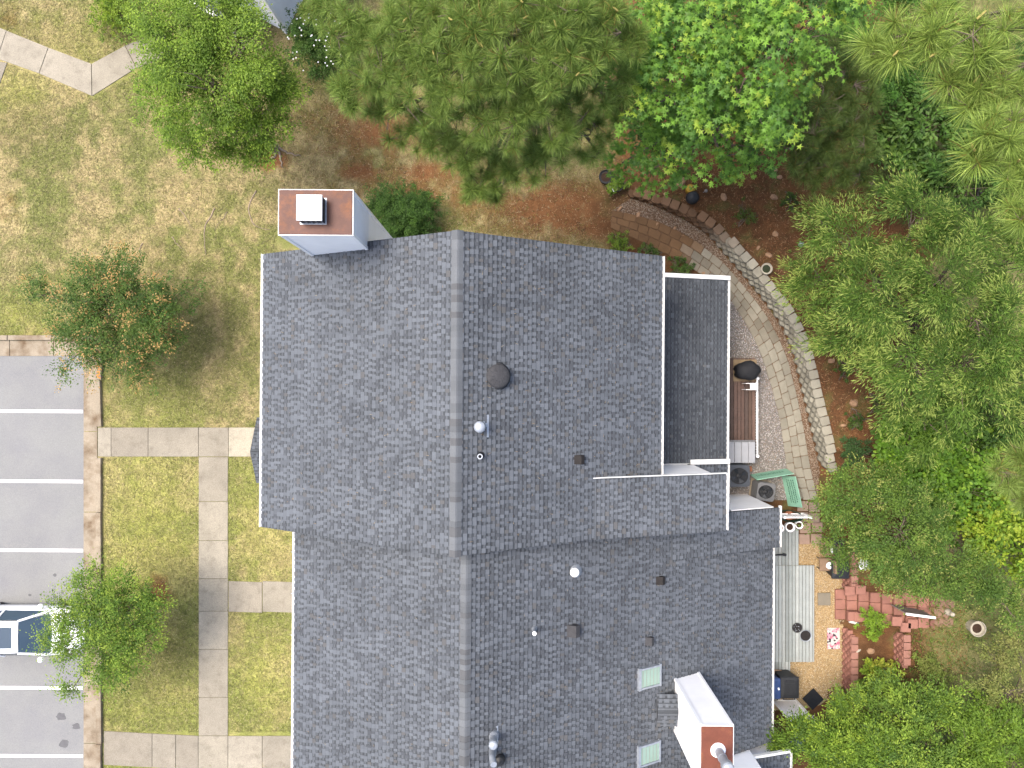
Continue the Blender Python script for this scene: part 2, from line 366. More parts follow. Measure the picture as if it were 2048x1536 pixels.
for a, c in zip([-250, -90, 20, 108, 195], [-90, 20, 108, 195]):
    p = [P(a+.5, 681), P(c-.5, 681), P(c-.5, 712), P(a+.5, 712)]
    if c < 190:
        b = MB(); b.prism([(v.x, v.y) for v in p], -.1, .03, inset=.006); b.build('gutter_pan', M['kerb'], kb)
    else:
        b = MB(); p = [P(109, 681), P(195, 681), P(195, 669), P(109, 669)]
    p = [P(a+.5, 671), P(c-.5, 671), P(c-.5, 680.6), P(a+.5, 680.6)]
    b = MB(); b.prism([(v.x, v.y) for v in p], -.1, .15, inset=.02); b.build('kerb_stone', M['kerb'], kb)
p = [P(109, 681.5), P(167.6, 681.5), P(167.6, 712), P(109, 712)]
b = MB(); b.prism([(v.x, v.y) for v in p], -.1, .031, inset=.006); b.build('gutter_pan', M['kerb'], kb)
for k in range(7):   # orange spray marks on the kerb corner
    b = MB(); c = P(202+random.uniform(-2, 2), 722+k*5.5, 0)
    b.box((c.x, c.y, .144), (.11+.05*random.random(), .05, .004), random.uniform(-.5, .5)); b.build('orange_mark', M['orange'], kb)

wk = thing('walkway', P(428, 1100), 'concrete walkway slabs between the lawns and the front doors', 'walkway'); tag(wk, kind='structure')
CC = [(.35, .318, .250), (.32, .29, .23), (.372, .338, .268), (.30, .27, .214), (.335, .30, .236)]
def slab(pts, col=None):
    quadprism(wk, 'slab', [P(*p) for p in pts], -.08, .03+random.uniform(0, .006), M['concrete'], col or random.choice(CC), .008)
g = .6
hx = [196, 223, 297, 397.5, 457.5, 515]
for i, (a, c) in enumerate(zip(hx, hx[1:])): slab([(a+g*.6, 855), (c-g*.6, 855), (c-g*.6, 913), (a+g*.6, 913)], (.43, .39, .30) if i == 4 else None)
vy = [913.6, 1003, 1081, 1157, 1222, 1298, 1394, 1471]
for a, c in zip(vy, vy[1:]): slab([(398, a+g*.6), (456.5, a+g*.6), (456, c-g*.6), (398, c-g*.6)])
for a, c in zip([457, 525, 592], [525, 592]): slab([(a+g, 1162), (c-g, 1164), (c-g, 1225), (a+g, 1223)])
slab([(592.6, 1164), (650, 1164), (650, 1225), (592.6, 1225)])
bx_ = [208, 305, 352, 397, 456.5, 525, 590]
for a, c in zip(bx_, bx_[1:]):
    f = lambda x, o: o+(x-208)*10/190 if x < 398 else o+10
    slab([(a+g*.6, f(a, 1461.5)), (c-g*.6, f(c, 1461.5)), (c-g*.6, f(c, 1529)), (a+g*.6, f(a, 1529))])
for pts in ([(-40, 40), (13.5, 61.5), (-5, 117), (-40, 104)], [(14, 62), (97, 95.5), (78.5, 147), (-4, 118)], [(98, 96), (183, 128), (184.3, 192), (79.5, 147.5)], [(184, 128), (250.5, 92), (273, 136.5), (185.3, 192)], [(251.3, 91.5), (330, 60), (340, 112), (274, 136)], [(-40, 118), (15, 126), (0, 168), (-40, 200)]):
    slab(pts)

# ------------------------------------------------------------------ roofs
E = .143
SHC = [(.160, .171, .193), (.143, .153, .173), (.124, .132, .149), (.098, .103, .116), (.132, .129, .131), (.153, .164, .185), (.085, .091, .103), (.07, .075, .086)]  # last two tones hold painted shade, for the rear low roof only
TW = [.08, .10, .13, .17]
_tabs = {}
def tab_mesh(wi, ci):
    k = (wi, ci)
    if k not in _tabs:
        w = TW[wi]; c = SHC[ci]; h0, h1 = .036, .009; e = E*1.02
        m8 = e*.80; hm = h0+(h1-h0)*.80; dk = tuple(t*.50 for t in c)  # printed granule band, also painting in the shadow line below the next butt
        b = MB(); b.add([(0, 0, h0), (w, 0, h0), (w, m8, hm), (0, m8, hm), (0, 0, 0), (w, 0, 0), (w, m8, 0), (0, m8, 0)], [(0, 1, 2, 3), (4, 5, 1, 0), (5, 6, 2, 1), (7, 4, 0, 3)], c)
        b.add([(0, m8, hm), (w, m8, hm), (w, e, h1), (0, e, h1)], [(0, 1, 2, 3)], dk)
        _tabs[k] = (b.mesh('shingle', M['shingle']), np.array(b.v), b.f, np.array(b.c))
    return _tabs[k]
class Roof:
    def __init__(s, house): s.h = house; s.tabs = []; s.deck = MB(); s.strip = MB(); s.caps = []
    def slope(s, p0, p1, q0, dark=1.0, wgt=None, th=.10):
        """p0-p1 along the eave, q0 above p0 at the upper edge (rectangle)"""
        p0, p1, q0 = Vector(p0), Vector(p1), Vector(q0)
        u = (p1-p0); Lu = u.length; u.normalize(); v = (q0-p0); Lv = v.length; v.normalize(); n = u.cross(v)
        if n.z < 0: p0, p1, q0 = p1, p0, q0+(p1-p0); u = -u; n = u.cross(v)
        a = [p0, p1, p1+v*Lv, p0+v*Lv]
        s.deck.add([x for x in a]+[x-n*th for x in a], [(0, 1, 2, 3), (7, 6, 5, 4), (0, 4, 5, 1), (1, 5, 6, 2), (2, 6, 7, 3), (3, 7, 4, 0)])
        nc = int(Lv/E); rot = Matrix((u, v, n)).transposed()
        for k in range(nc+1):
            b0 = k*E; b1 = min((k+1)*E*1.0+.01, Lv)
            if b1-b0 < .03: continue
            x = 0.0
            while x < Lu-1e-4:
                w = min(random.uniform(.5, 1.0), Lu-x)
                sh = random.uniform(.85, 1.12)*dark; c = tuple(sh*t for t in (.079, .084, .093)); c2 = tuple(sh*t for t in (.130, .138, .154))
                o = p0+u*x+v*b0; bl = b1-b0; bm_ = bl*.42
                s.strip.add([o+n*.022, o+u*w+n*.022, o+u*w+v*bm_+n*.016, o+v*bm_+n*.016, o+n*.001, o+u*w+n*.001], [(0, 1, 2, 3), (4, 5, 1, 0)], c2)
                s.strip.add([o+v*bm_+n*.016, o+u*w+v*bm_+n*.016, o+u*w+v*bl+n*.004, o+v*bl+n*.004], [(0, 1, 2, 3)], c); x += w
            if b0+E*1.02 > Lv+.02: continue
            x = (.11 if k % 2 else 0)+random.uniform(0, .06)
            while x < Lu-.09:
                wi = random.choices((0, 1, 2, 3), (3, 4, 3, 1))[0]; w = TW[wi]
                if x+w > Lu: break
                ci = random.choices(range(len(wgt or SHC[:6])), wgt or (5, 5, 4, 2.0, 1.4, 5))[0]
                s.tabs.append((p0+u*x+v*b0+n*.003, rot, wi, ci)); x += w+random.choice((0, .07, .08, .09, .10, .11))
    def ridge(s, a, bb, half, pitch, up=.03):
        a, bb = Vector(a), Vector(bb); d = (bb-a); L = d.length; d.normalize(); side = Vector((0, 0, 1)).cross(d).normalized()
        x = 0
        while x < L-.02:
            w = min(random.choice((.14, .16, .2, .26)), L-x); c = random.choice([(.165, .17, .182), (.145, .15, .16), (.178, .184, .197), (.132, .132, .138), (.155, .16, .17)])
            o = a+d*x; e = d*(w+.012); z0 = up+.012; z1 = up
            def sec(pt, z): return [pt+side*half+Vector((0, 0, z-half*pitch-.03)), pt+side*half+Vector((0, 0, z-half*pitch)), pt+side*.05+Vector((0, 0, z-.02)), pt+Vector((0, 0, z)), pt-side*.05+Vector((0, 0, z-.02)), pt-side*half+Vector((0, 0, z-half*pitch)), pt-side*half+Vector((0, 0, z-half*pitch-.03))]
            b = MB(); v = sec(o, z0)+sec(o+e, z1); fs = [(i, i+1, i+8, i+7) for i in range(6)]+[tuple(range(7))[::-1], tuple(range(7, 14))]
            b.add(v, fs, c); s.caps.append(b); x += w
    def finish(s, nobj=300):
        r = s.deck.build('roof', M['roofdeck'], s.h)
        s.tabs.sort(key=lambda t: -TW[t[2]]*(1 if abs(t[0].y) < 13 else 0)/(CAMZ-t[0].z))
        big = s.tabs[:nobj]; rest = s.tabs[nobj:]
        for (o, rot, wi, ci) in big:
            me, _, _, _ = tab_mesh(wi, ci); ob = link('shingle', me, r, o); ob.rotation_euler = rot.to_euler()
        V = []; Fc = []; C = []; n = 0
        for (o, rot, wi, ci) in rest:
            me, v, f, c = tab_mesh(wi, ci); V.append(v@np.array(rot).T+np.array(o)); Fc.append(np.array(f)+n); n += len(v); C.append(c)
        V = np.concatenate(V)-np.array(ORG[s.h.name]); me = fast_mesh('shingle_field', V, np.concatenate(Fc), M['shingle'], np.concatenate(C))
        tag(link('shingle_field', me, r), kind='stuff')
        tag(s.strip.build('shingle_underlay', M['shingle'], r), kind='stuff')
        for b in s.caps: b.build('ridge_cap', M['shingle'], r)
        return r
def gutter(h, a, bb, out, m='whitetrim', w=.09):
    """open trough along the eave a-bb, out = outward unit vector"""
    a, bb, out = Vector(a), Vector(bb), Vector(out); sec = [(0, .0), (0, -.11), (w, -.11), (w, .0), (w-.015, .0), (w-.015, -.085), (.015, -.085), (.015, .0)]
    b = MB(); vs = [a+out*p+Vector((0, 0, z)) for p, z in sec]+[bb+out*p+Vector((0, 0, z)) for p, z in sec]; n = 8
    b.add(vs, [(i, (i+1) % n, n+(i+1) % n, n+i) for i in range(n)]+[tuple(range(n))[::-1], tuple(range(n, 2*n))]); return b.build('gutter', M[m], h)
def profile_wall(h, prof, y0, y1, m='siding', name='wall'):
    b = MB(); n = len(prof); vs = [(x, y0, z) for x, z in prof]+[(x, y1, z) for x, z in prof]
    b.add(vs, [tuple(range(n)), tuple(range(n, 2*n))[::-1]]+[(i, n+i, n+(i+1) % n, (i+1) % n) for i in range(n)]); return b.build(name, M[m], h)
ROT = math.radians(-.42)
# ---- unit A
A = thing('townhouse', (-1.5, -.3, 0), 'grey shingled townhouse with rusty chimney cap beside the lawn', 'house', 'attached townhouses', ROT)
AL = (10.155, .57); AR = (8.445, -.57)
YN, YS = 4.13, -4.64
xl, xr = -8.0, 4.757
ra = Roof(A)
ra.slope((xl, YN, AL[0]+AL[1]*xl), (xl, YS, AL[0]+AL[1]*xl), (-1.5, YN, 9.3))
ra.slope((xr, YN, AR[0]+AR[1]*xr), (xr, YS, AR[0]+AR[1]*xr), (-1.5, YN, 9.3), wgt=(3, 5, 5, 2.5, 2, 4))
ra.slope((6.89, -2.83, 5.6), (6.89, YS-.02, 5.6), (2.46, -2.83, 7.055), wgt=(5, 4, 4, 2, 3, 4))
ra.slope((7.86, 3.86, 2.4), (7.86, -2.8, 2.4), (4.40, 3.86, 2.4+.25*3.46), wgt=(0, .1, 1, 6, .1, 0, 8, 3), dark=.85)  # shade of the house painted in through darker tabs and strips
ra.slope((7.92, -2.86, 2.36), (7.92, -4.33, 2.36), (6.4, -2.86, 2.36+.25*1.52))
ra.ridge((-1.5, YN+.01, 9.3), (-1.5, YS-.01, 9.3), .16, .57, .035)
# porch gable over the front door, ridge running towards the lot
ra.slope((-9.28, -1.28, 2.55), (-7.6, -1.28, 2.55), (-9.28, -2.46, 3.2))
ra.slope((-9.28, -3.64, 2.55), (-7.6, -3.64, 2.55), (-9.28, -2.46, 3.2))
roofA = ra.finish()
profile_wall(A, [(-7.65, 0), (4.40, 0), (4.40, 5.75), (-1.5, 9.1), (-7.65, 5.6)], -4.45, 3.85)
profile_wall(A, [(2.3, 4), (6.58, 2.0), (6.58, 5.58), (2.3, 6.98)], -4.5, -2.87, 'white')
profile_wall(A, [(4.41, 0), (7.6, 0), (7.6, 2.3), (4.41, 3.1)], -4.3, 3.72)
profile_wall(A, [(-9.1, 2.2), (-7.66, 2.2), (-7.66, 2.5), (-9.1, 2.5)], -3.5, -1.42, 'white', 'porch_beam')
for y in (-1.5, -3.42):
    b = MB(); b.box((-9.0, y, 1.1), (.14, .14, 2.2)); b.build('porch_post', M['white'], A)
gutter(A, (xl, YN, 5.60), (xl, YS, 5.60), (-1, 0, 0), 'white')
gutter(A, (xr, YN, 5.74), (xr, -2.85, 5.74), (1, 0, 0))
gutter(A, (6.89, -2.80, 5.6), (6.89, YS, 5.6), (1, 0, 0)); gutter(A, (7.86, 3.9, 2.4), (7.86, -2.78, 2.4), (1, 0, 0), w=.10); gutter(A, (7.92, -2.80, 2.36), (7.92, -4.33, 2.36), (1, 0, 0))
b = MB(); b.add([(4.44, 3.87, 3.33), (7.95, 3.87, 2.46), (7.95, 4.02, 2.46), (4.44, 4.02, 3.33), (4.44, 3.87, 3.13), (7.95, 3.87, 2.28), (7.95, 4.02, 2.28), (4.44, 4.02, 3.13)], [(0, 1, 2, 3), (3, 2, 6, 7), (0, 4, 5, 1), (1, 5, 6, 2), (0, 3, 7, 4)]); b.build('rake_trim', M['whitetrim'], A)
b = MB(); b.add([(2.46, -2.815, 7.07), (6.93, -2.815, 5.61), (6.93, -2.79, 5.61), (2.46, -2.79, 7.07), (2.46, -2.815, 6.95), (6.93, -2.815, 5.44), (6.93, -2.79, 5.44), (2.46, -2.79, 6.95)], [(0, 1, 2, 3), (3, 2, 6, 7), (0, 4, 5, 1), (1, 5, 6, 2), (0, 3, 7, 4)]); b.build('rake_trim', M['whitetrim'], A)
b = MB(); b.add([(6.45, -2.84, 2.86), (7.98, -2.84, 2.48), (7.98, -2.67, 2.48), (6.45, -2.67, 2.86), (6.45, -2.84, 2.66), (7.98, -2.84, 2.26), (7.98, -2.67, 2.26), (6.45, -2.67, 2.66)], [(0, 1, 2, 3), (3, 2, 6, 7), (0, 4, 5, 1), (1, 5, 6, 2), (0, 3, 7, 4)]); b.build('rake_trim', M['whitetrim'], A)
# chimney of unit A
def chimney(h, x0, x1, y0, y1, zb, zt, capm, over, face_cols):
    b = MB(); b.box(((x0+x1)/2, (y0+y1)/2, (zb+zt)/2), (x1-x0, y1-y0, zt-zb)); ch = b.build('chimney', M['white'], h)
    bh = .125; z = zb
    while z < zt-.08:   # lap boards on every side
        for (cx, cy, w, d) in (((x0+x1)/2, y0, x1-x0, 0), ((x0+x1)/2, y1, x1-x0, 0), (x0, (y0+y1)/2, 0, y1-y0), (x1, (y0+y1)/2, 0, y1-y0)):
            o = .02; zz = min(z+bh-.022, zt)
            if w > 0:
                s = -1 if cy == y0 else 1
                v = [(x0, cy+s*o, z), (x1, cy+s*o, z), (x1, cy+s*.012, zz), (x0, cy+s*.012, zz), (x0, cy, z), (x1, cy, z)]
            else:
                s = -1 if cx == x0 else 1
                v = [(cx+s*o, y0, z), (cx+s*o, y1, z), (cx+s*.012, y1, zz), (cx+s*.012, y0, zz), (cx, y0, z), (cx, y1, z)]
            bb = MB(); bb.add(v, [(0, 1, 2, 3), (0, 4, 5, 1)]); bb.build('siding_board', M['siding'] if face_cols and w == 0 and z > face_cols else M['white'], ch)
        z += bh
    for cx, cy in ((x0, y0), (x1, y0), (x0, y1), (x1, y1)):
        bb = MB(); bb.box((cx, cy, (zb+zt)/2), (.09, .09, zt-zb)); bb.build('corner_trim', M['white'], ch)
    bb = MB(); bb.box(((x0+x1)/2, (y0+y1)/2, zt+.0), (x1-x0+2*over, y1-y0+2*over, .10)); bb.build('cap_trim', M['white'], ch)
    bb = MB(); bb.box(((x0+x1)/2, (y0+y1)/2, zt+.056), (x1-x0+2*over-.04, y1-y0+2*over-.04, .03), bev=.01); bb.build('chimney_cap', capm, ch)
    return ch
ch1 = chimney(A, -6.12, -4.25, 3.92, 5.03, 0.0, 9.72, M['rust'], .05, 7.6)
fc = (-5.24, 4.50)
b = MB(); b.box((fc[0], fc[1], 9.96), (.62, .62, .38)); b.build('flue_screen', M['blackmetal'], ch1)
for k in range(5):
    b = MB(); b.box((fc[0]-.28+k*.14, fc[1]-.32, 9.95), (.02, .02, .36)); b.build('screen_bar', M['galv'], ch1)
b = MB(); b.box((fc[0], fc[1], 9.79), (.70, .70, .02)); b.build('flue_flange', M['galv'], ch1)
b = MB(); b.box((fc[0]+.0, fc[1], 10.17), (.66, .66, .05), bev=.012); b.build('flue_lid', M['white'], ch1)
for i in (-1, 0, 1):
    for j in (-1, 1):
        b = MB(); b.lathe((fc[0]+i*.28, fc[1]+j*.28, 10.195), [(.016, 0), (.014, .008), (.004, .010)], 8); b.build('screw', M['blackmetal'], ch1)
# vents on unit A
def vent_round(h, pos, r, n):
    v = thing_part(h, 'roof_vent'); 
def RP(px, py, pl): return R(px, py, *pl)
NR = Vector((.57, 0, 1)).normalized(); NLf = Vector((-.57, 0, 1)).normalized()
p = RP(993, 752, AR)
b = MB(); b.lathe(p, [(.40, .0), (.36, .03), (.26, .05), (.24, .16), (.33, .15), (.335, .19), (.30, .225), (.20, .255), (.08, .27), (.01, .272)], 28, axis=Vector((.3, 0, 1))); v = b.build('roof_vent', M['greyvent'], A, smooth=True)
for k in range(12):
    a = 2*math.pi*k/12; bb = MB(); ax = Vector((.3, 0, 1)).to_track_quat('Z', 'Y').to_matrix()
    bb.tube([p+ax@Vector((.12*math.cos(a), .12*math.sin(a), .268)), p+ax@Vector((.30*math.cos(a), .30*math.sin(a), .228))], .008, 4); bb.build('vent_rib', M['greyvent'], v)
def pipe_vent(h, pos, r, hh, top, m, base=True, dark=True):
    b = MB(); b.lathe(pos-Vector((0, 0, .2)), [(r*1.9, .15), (r*1.5, .24), (r*1.05, .34), (r, .36), (r, hh+.2), (r*.8, hh+.2), (r*.75, hh+.05)], 16); v = b.build('vent_pipe', M[m], h, smooth=False)
    if dark:
        bb = MB(); bb.lathe(pos+Vector((0, 0, hh-.05)), [(r*.8, 0), (r*.8, .01)], 14); bb.build('pipe_mouth', M['blackmetal'], v)
    return v
p = RP(961, 852, AR); b = MB()
rm = Matrix((Vector((1, 0, -.57)).normalized(), Vector((0, 1, 0)), NR)).transposed()
b.box(p+rm@Vector((.06, 0, .02)), (.34, .26, .02), rot=rm); v = b.build('metal_vent', M['galv'], A)
b = MB(); b.box(p+rm@Vector((.22, 0, .025)), (.06, .62, .02), rot=rm); b.build('vent_flange', M['galv'], v)
b = MB(); b.lathe(p-Vector((0, 0, .05)), [(.15, 0), (.14, .14), (.13, .36), (.16, .36), (.16, .42), (.13, .46), (.06, .48), (.005, .485)], 20); b.build('vent_hood', M['galv'], v, smooth=True)
pipe_vent(A, RP(962, 910, AR), .062, .35, 0, 'blackmetal')
p_ = RP(959, 911, AR); b = MB(); b.lathe(RP(962, 910, AR)+Vector((0, 0, .345)), [(.075, 0), (.075, .02), (.045, .02), (.045, 0)], 16); b.build('pipe_collar', M['galv'], A)
def box_vent(h, pos, w, d, hh, m='brownvent'):
    b = MB(); o = pos
    pts = [(-w*.75, 0.02), (w*.25, .02), (w*.45, hh*.85), (-w*.1, hh)]
    vs = []
    for s in (-1, 1):
        for (a, c) in pts: vs.append(o+rm@Vector((a, s*d/2, c)))
    b.add(vs, [(0, 1, 2, 3), (7, 6, 5, 4), (0, 3, 7, 4), (3, 2, 6, 7), (2, 1, 5, 6)]); v = b.build('box_vent', M[m], h)
    bb = MB(); bb.box(o+rm@Vector((-.05, 0, .012)), (w*1.9, d*1.5, .012), rot=rm); bb.build('vent_flange', M['roofdeck'], v)
    return v
box_vent(A, RP(1158, 917, AR), .24, .27, .18)

def needle_litter(h, n, x0, x1, y0, y1, pl):
    b = MB()
    for _ in range(n):
        x = random.uniform(x0, x1); y = random.uniform(y0, y1); a = random.random()*3.14; l = random.uniform(.05, .13); dx, dy = math.cos(a)*l, math.sin(a)*l; w = .005
        q = lambda X_, Y_: (X_, Y_, pl[0]+pl[1]*X_+.05)
        b.add([q(x-dy/l*w, y+dx/l*w), q(x+dy/l*w, y-dx/l*w), q(x+dx, y+dy)], [(0, 1, 2)], random.choice([(.4, .28, .14), (.3, .2, .1), (.45, .36, .22)]))
    tag(b.build('fallen_needles', M['litter'], h), kind='stuff')
needle_litter(A, 220, -1.2, 4.6, -4.5, 4.0, AR); needle_litter(A, 120, -7.8, -1.8, -4.5, 4.0, AL)
# ---- unit B
B = thing('townhouse', (-1, -9, 0), 'grey shingled townhouse with two green skylights and white chimney', 'house', 'attached townhouses', ROT)
BL = (9.347, .57); BR = (7.853, -.57); BN, BS = -4.47, -13.0
bl, br = -7.07, 9.50
rb = Roof(B)
rb.slope((bl, BN, BL[0]+BL[1]*bl), (bl, BS, BL[0]+BL[1]*bl), (-1.31, BN, 8.6))
rb.slope((br, BN, BR[0]+BR[1]*br), (br, BS, BR[0]+BR[1]*br), (-1.31, BN, 8.6), wgt=(2, 5, 6, 2.5, 1.5, 4))
rb.slope((9.56, -4.36, 2.92), (9.56, -5.78, 2.92), (5.24, -4.36, 4.90), wgt=(2, 5, 6, 2.5, 1.5, 4))
rb.ridge((-1.31, YS-.05, 8.6), (-1.31, BS, 8.6), .155, .57, .035)
# little saddle behind the chimney
rb.slope((4.75, -10.1, 5.17), (5.5, -10.1, 5.17), (4.75, -10.62, 5.33)); rb.slope((4.75, -11.14, 5.17), (5.5, -11.14, 5.17), (4.75, -10.62, 5.33))
roofB = rb.finish()
needle_litter(B, 160, -1, 9.3, -12.8, -4.8, BR); needle_litter(B, 60, -6.9, -1.7, -12.8, -4.8, BL)
profile_wall(B, [(-6.8, 0), (9.2, 0), (9.2, 2.5), (-1.31, 8.4), (-6.8, 5.3)], -12.9, -4.5)
profile_wall(B, [(7.62, 0), (9.38, 0), (9.38, 2.86), (7.62, 3.6)], -5.7, -4.34, 'white')
gutter(B, (bl, YS-.02, 5.32), (bl, BS, 5.32), (-1, 0, 0), 'white'); gutter(B, (br, -5.80, 2.45), (br, BS, 2.45), (1, 0, 0)); gutter(B, (9.56, -4.30, 2.92), (9.56, -5.78, 2.92), (1, 0, 0))
for k in range(6):
    b = MB(); b.box((bl-.05, -5.5-k*1.35, 5.33), (.14, .03, .015)); b.build('gutter_strap', M['galv'], B)
ch2 = chimney(B, 5.44, 6.34, -11.45, -9.78, 3.0, 7.98, M['rust2'], .03, None)
p = Vector((5.92, -10.45, 8.05))
b = MB(); b.lathe(p, [(.22, 0), (.20, .03), (.15, .05), (.145, .06)], 20); b.build('flue_collar', M['white'], ch2)
b = MB(); b.lathe(p, [(.125, 0), (.125, .38), (.135, .38), (.135, .44), (.125, .44), (.125, .80), (.17, .80), (.17, .95), (.14, 1.0), (.02, 1.03)], 20); b.build('flue_pipe', M['galv'], ch2, smooth=False)
pipe_vent(B, RP(1147, 1141, BR), .125, .12, 0, 'galv', dark=False)
b = MB(); b.lathe(RP(1147, 1141, BR)+Vector((0, 0, .1)), [(.14, 0), (.14, .07), (.10, .10), (.02, .11)], 18); b.build('vent_hood', M['whitetrim'], B, smooth=True)
pipe_vent(B, RP(1067, 1256, BR), .055, .42, 0, 'galv', dark=False)
b = MB(); b.lathe(RP(1067, 1256, BR)+Vector((0, 0, .40)), [(.062, 0), (.062, .04), (.035, .04), (.03, .01)], 14); b.build('pipe_collar', M['whitetrim'], B)
box_vent(B, RP(1144, 1258, BR), .30, .36, .24, 'greyvent'); box_vent(B, RP(1297, 1278, BR), .22, .26, .18, 'greyvent'); box_vent(B, RP(1318, 1157, BR), .22, .26, .18)
# tall pipe with elbow at the foot of the picture
p = RP(988, 1470, BR); b = MB(); b.lathe(p-Vector((0, 0, .1)), [(.16, 0), (.14, .2), (.1, .3), (.1, .55), (.13, .55), (.13, .68), (.1, .72), (.02, .74)], 18); v = b.build('metal_vent', M['galv'], B)
b = MB(); b.box(p+rm@Vector((.10, 0, .02)), (.06, .5, .02), rot=rm); b.build('vent_flange', M['galv'], v)
p = RP(986, 1497, BR); b = MB(); b.tube([p, p+Vector((0, 0, .5)), p+Vector((.05, -.06, .75))], [.12, .09, .09], 14); b.build('vent_pipe', M['galv'], B)
p = RP(1000, 1517, BR); b = MB(); b.lathe(p, [(.17, 0), (.16, .1), (.12, .16), (.02, .2)], 18); b.build('roof_vent', M['blackmetal'], B)
# skylights
for (cx, cy) in ((1297, 1350), (1297, 1503)):
    c = RP(cx, cy, BR); b = MB(); w, d = .86, .62; f = .055
    fr = MB()
    for (ox, oy, sx, sy) in ((-w/2, 0, .10, d+.10), (w/2, 0, f, d+.10), (0, -d/2, w-.06, f), (0, d/2, w-.06, f)): fr.box(c+rm@Vector((ox, oy, .07)), (sx, sy, .10), rot=rm)
    fo = fr.build('skylight', M['galv'], B)
    b.box(c+rm@Vector((0, 0, .075)), (w-.06, d-.02, .02), rot=rm); b.build('pane', M['greenglass'], fo)
    for k in range(5):
        b = MB(); b.box(c+rm@Vector((-w/2+.14+k*.145, 0, .088)), (.012, d-.06, .004), rot=rm); b.build('blind_seam', M['greywood'], fo)
# ---- unit C, only its north wall and a bit of roof reach the picture
C_ = thing('townhouse', (3, -16, 0), 'pale sided townhouse wing at the bottom edge below the white chimney', 'house', 'attached townhouses', ROT)
b = MB(); b.box((4.0, -15.2, 3.0), (9.0, 4.2, 6.0)); wl = b.build('wall', M['siding'], C_)
z = 2.2
while z < 6:
    b = MB(); b.add([(-.5, -13.08, z), (8.5, -13.08, z), (8.5, -13.096, z+.125), (-.5, -13.096, z+.125), (-.5, -13.1, z), (8.5, -13.1, z)], [(1, 0, 3, 2), (0, 1, 5, 4)]); b.build('siding_board', M['siding'], wl); z += .125
rc = Roof(C_); rc.slope((9.95, -13.2, 2.9), (9.95, -16, 2.9), (8.0, -13.2, 3.5)); rc.slope((-4.0, -13.0, 5.9), (8.6, -13.0, 5.9), (-4.0, -15.2, 7.3)); rc.finish(0)
profile_wall(C_, [(8.5, 0), (9.7, 0), (9.7, 2.85), (8.5, 3.3)], -16, -13.3, 'white')
gutter(C_, (9.95, -13.15, 2.92), (9.95, -16, 2.92), (1, 0, 0))
b = MB(); b.add([(8.0, -13.18, 3.53), (10.0, -13.18, 2.93), (10.0, -13.1, 2.93), (8.0, -13.1, 3.53), (8.0, -13.18, 3.38), (10.0, -13.18, 2.78), (10.0, -13.1, 2.78), (8.0, -13.1, 3.38)], [(0, 1, 2, 3), (3, 2, 6, 7), (0, 4, 5, 1), (1, 5, 6, 2)]); b.build('rake_trim', M['whitetrim'], C_)
# ---- neighbour at the upper left
Nn = P(572, 64); rzN = math.radians(-28)
NB = thing('neighbour_house', Nn, 'white sided house corner behind the leafy tree at the top', 'house', None, rzN)
def nb(x0, x1, y0, y1, z0, z1, name, m):
    b = MB(); b.box((Nn.x+(x0+x1)/2, Nn.y+(y0+y1)/2, (z0+z1)/2), (x1-x0, y1-y0, z1-z0)); return b.build(name, M[m], NB)
wl = nb(-6, 0, 0, 8, 0, 5.6, 'wall', 'white')
z = .2
while z < 5.5:
    b = MB(); o = Nn; b.add([(o.x+.02, o.y, z), (o.x+.02, o.y+8, z), (o.x+.004, o.y+8, z+.125), (o.x+.004, o.y, z+.125), (o.x, o.y, z), (o.x, o.y+8, z)], [(0, 1, 2, 3), (0, 4, 5, 1)]); b.build('siding_board', M['siding'], wl)
    b = MB(); b.add([(o.x-6, o.y-.02, z), (o.x, o.y-.02, z), (o.x, o.y-.004, z+.125), (o.x-6, o.y-.004, z+.125), (o.x-6, o.y, z), (o.x, o.y, z)], [(0, 1, 2, 3), (0, 4, 5, 1)]); b.build('siding_board', M['white'], wl); z += .125
nb(-.07, .07, -.07, .07, 0, 5.6, 'corner_trim', 'white')
rn = Roof(NB); rn.slope((Nn.x-5.5, Nn.y-1.3, 2.6), (Nn.x-1.2, Nn.y-1.3, 2.6), (Nn.x-5.5, Nn.y-.02, 3.1)); rn.slope((Nn.x+.4, Nn.y-.4, 5.6), (Nn.x+.4, Nn.y+8, 5.6), (Nn.x-3, Nn.y-.4, 7.5)); rn.slope((Nn.x-6.4, Nn.y-.4, 5.6), (Nn.x-6.4, Nn.y+8, 5.6), (Nn.x-3, Nn.y-.4, 7.5)); rn.finish(0)
nb(-5.5, -1.2, -1.45, -1.3, 2.45, 2.6, 'gutter', 'white')
for x in (-5.3, -1.4): nb(x-.07, x+.07, -1.25, -1.11, 0, 2.45, 'porch_post', 'white')

# ------------------------------------------------------------------ paver path
IN = [(1221, 456), (1270, 478), (1321, 503), (1356, 519), (1394, 544), (1428, 566), (1455, 592), (1485, 637), (1511, 684), (1527, 724), (1543, 776), (1559, 839), (1567, 890), (1573, 938), (1584, 980), (1590, 1000)]
OUT = [(1224, 421), (1275, 431), (1321, 445), (1368, 468), (1403, 490), (1444, 523), (1473, 555), (1499, 587), (1529, 625), (1558, 678), (1578, 729), (1592, 784), (1605, 847), (1614, 900), (1621, 940), (1632, 985), (1636, 1000)]
ri, _ = resample(pxl(IN), 300); ro, Lo = resample(pxl(OUT), 300)
pth = thing('path', P(1500, 600), 'curved path of square tan and brown pavers behind the house', 'path'); tag(pth, kind='structure')
def ppt(s, w):
    i = min(max(s, 0), .9999)*299; k = int(i); t = i-k; return ri[k].lerp(ri[k+1], t).lerp(ro[k].lerp(ro[k+1], t), w)
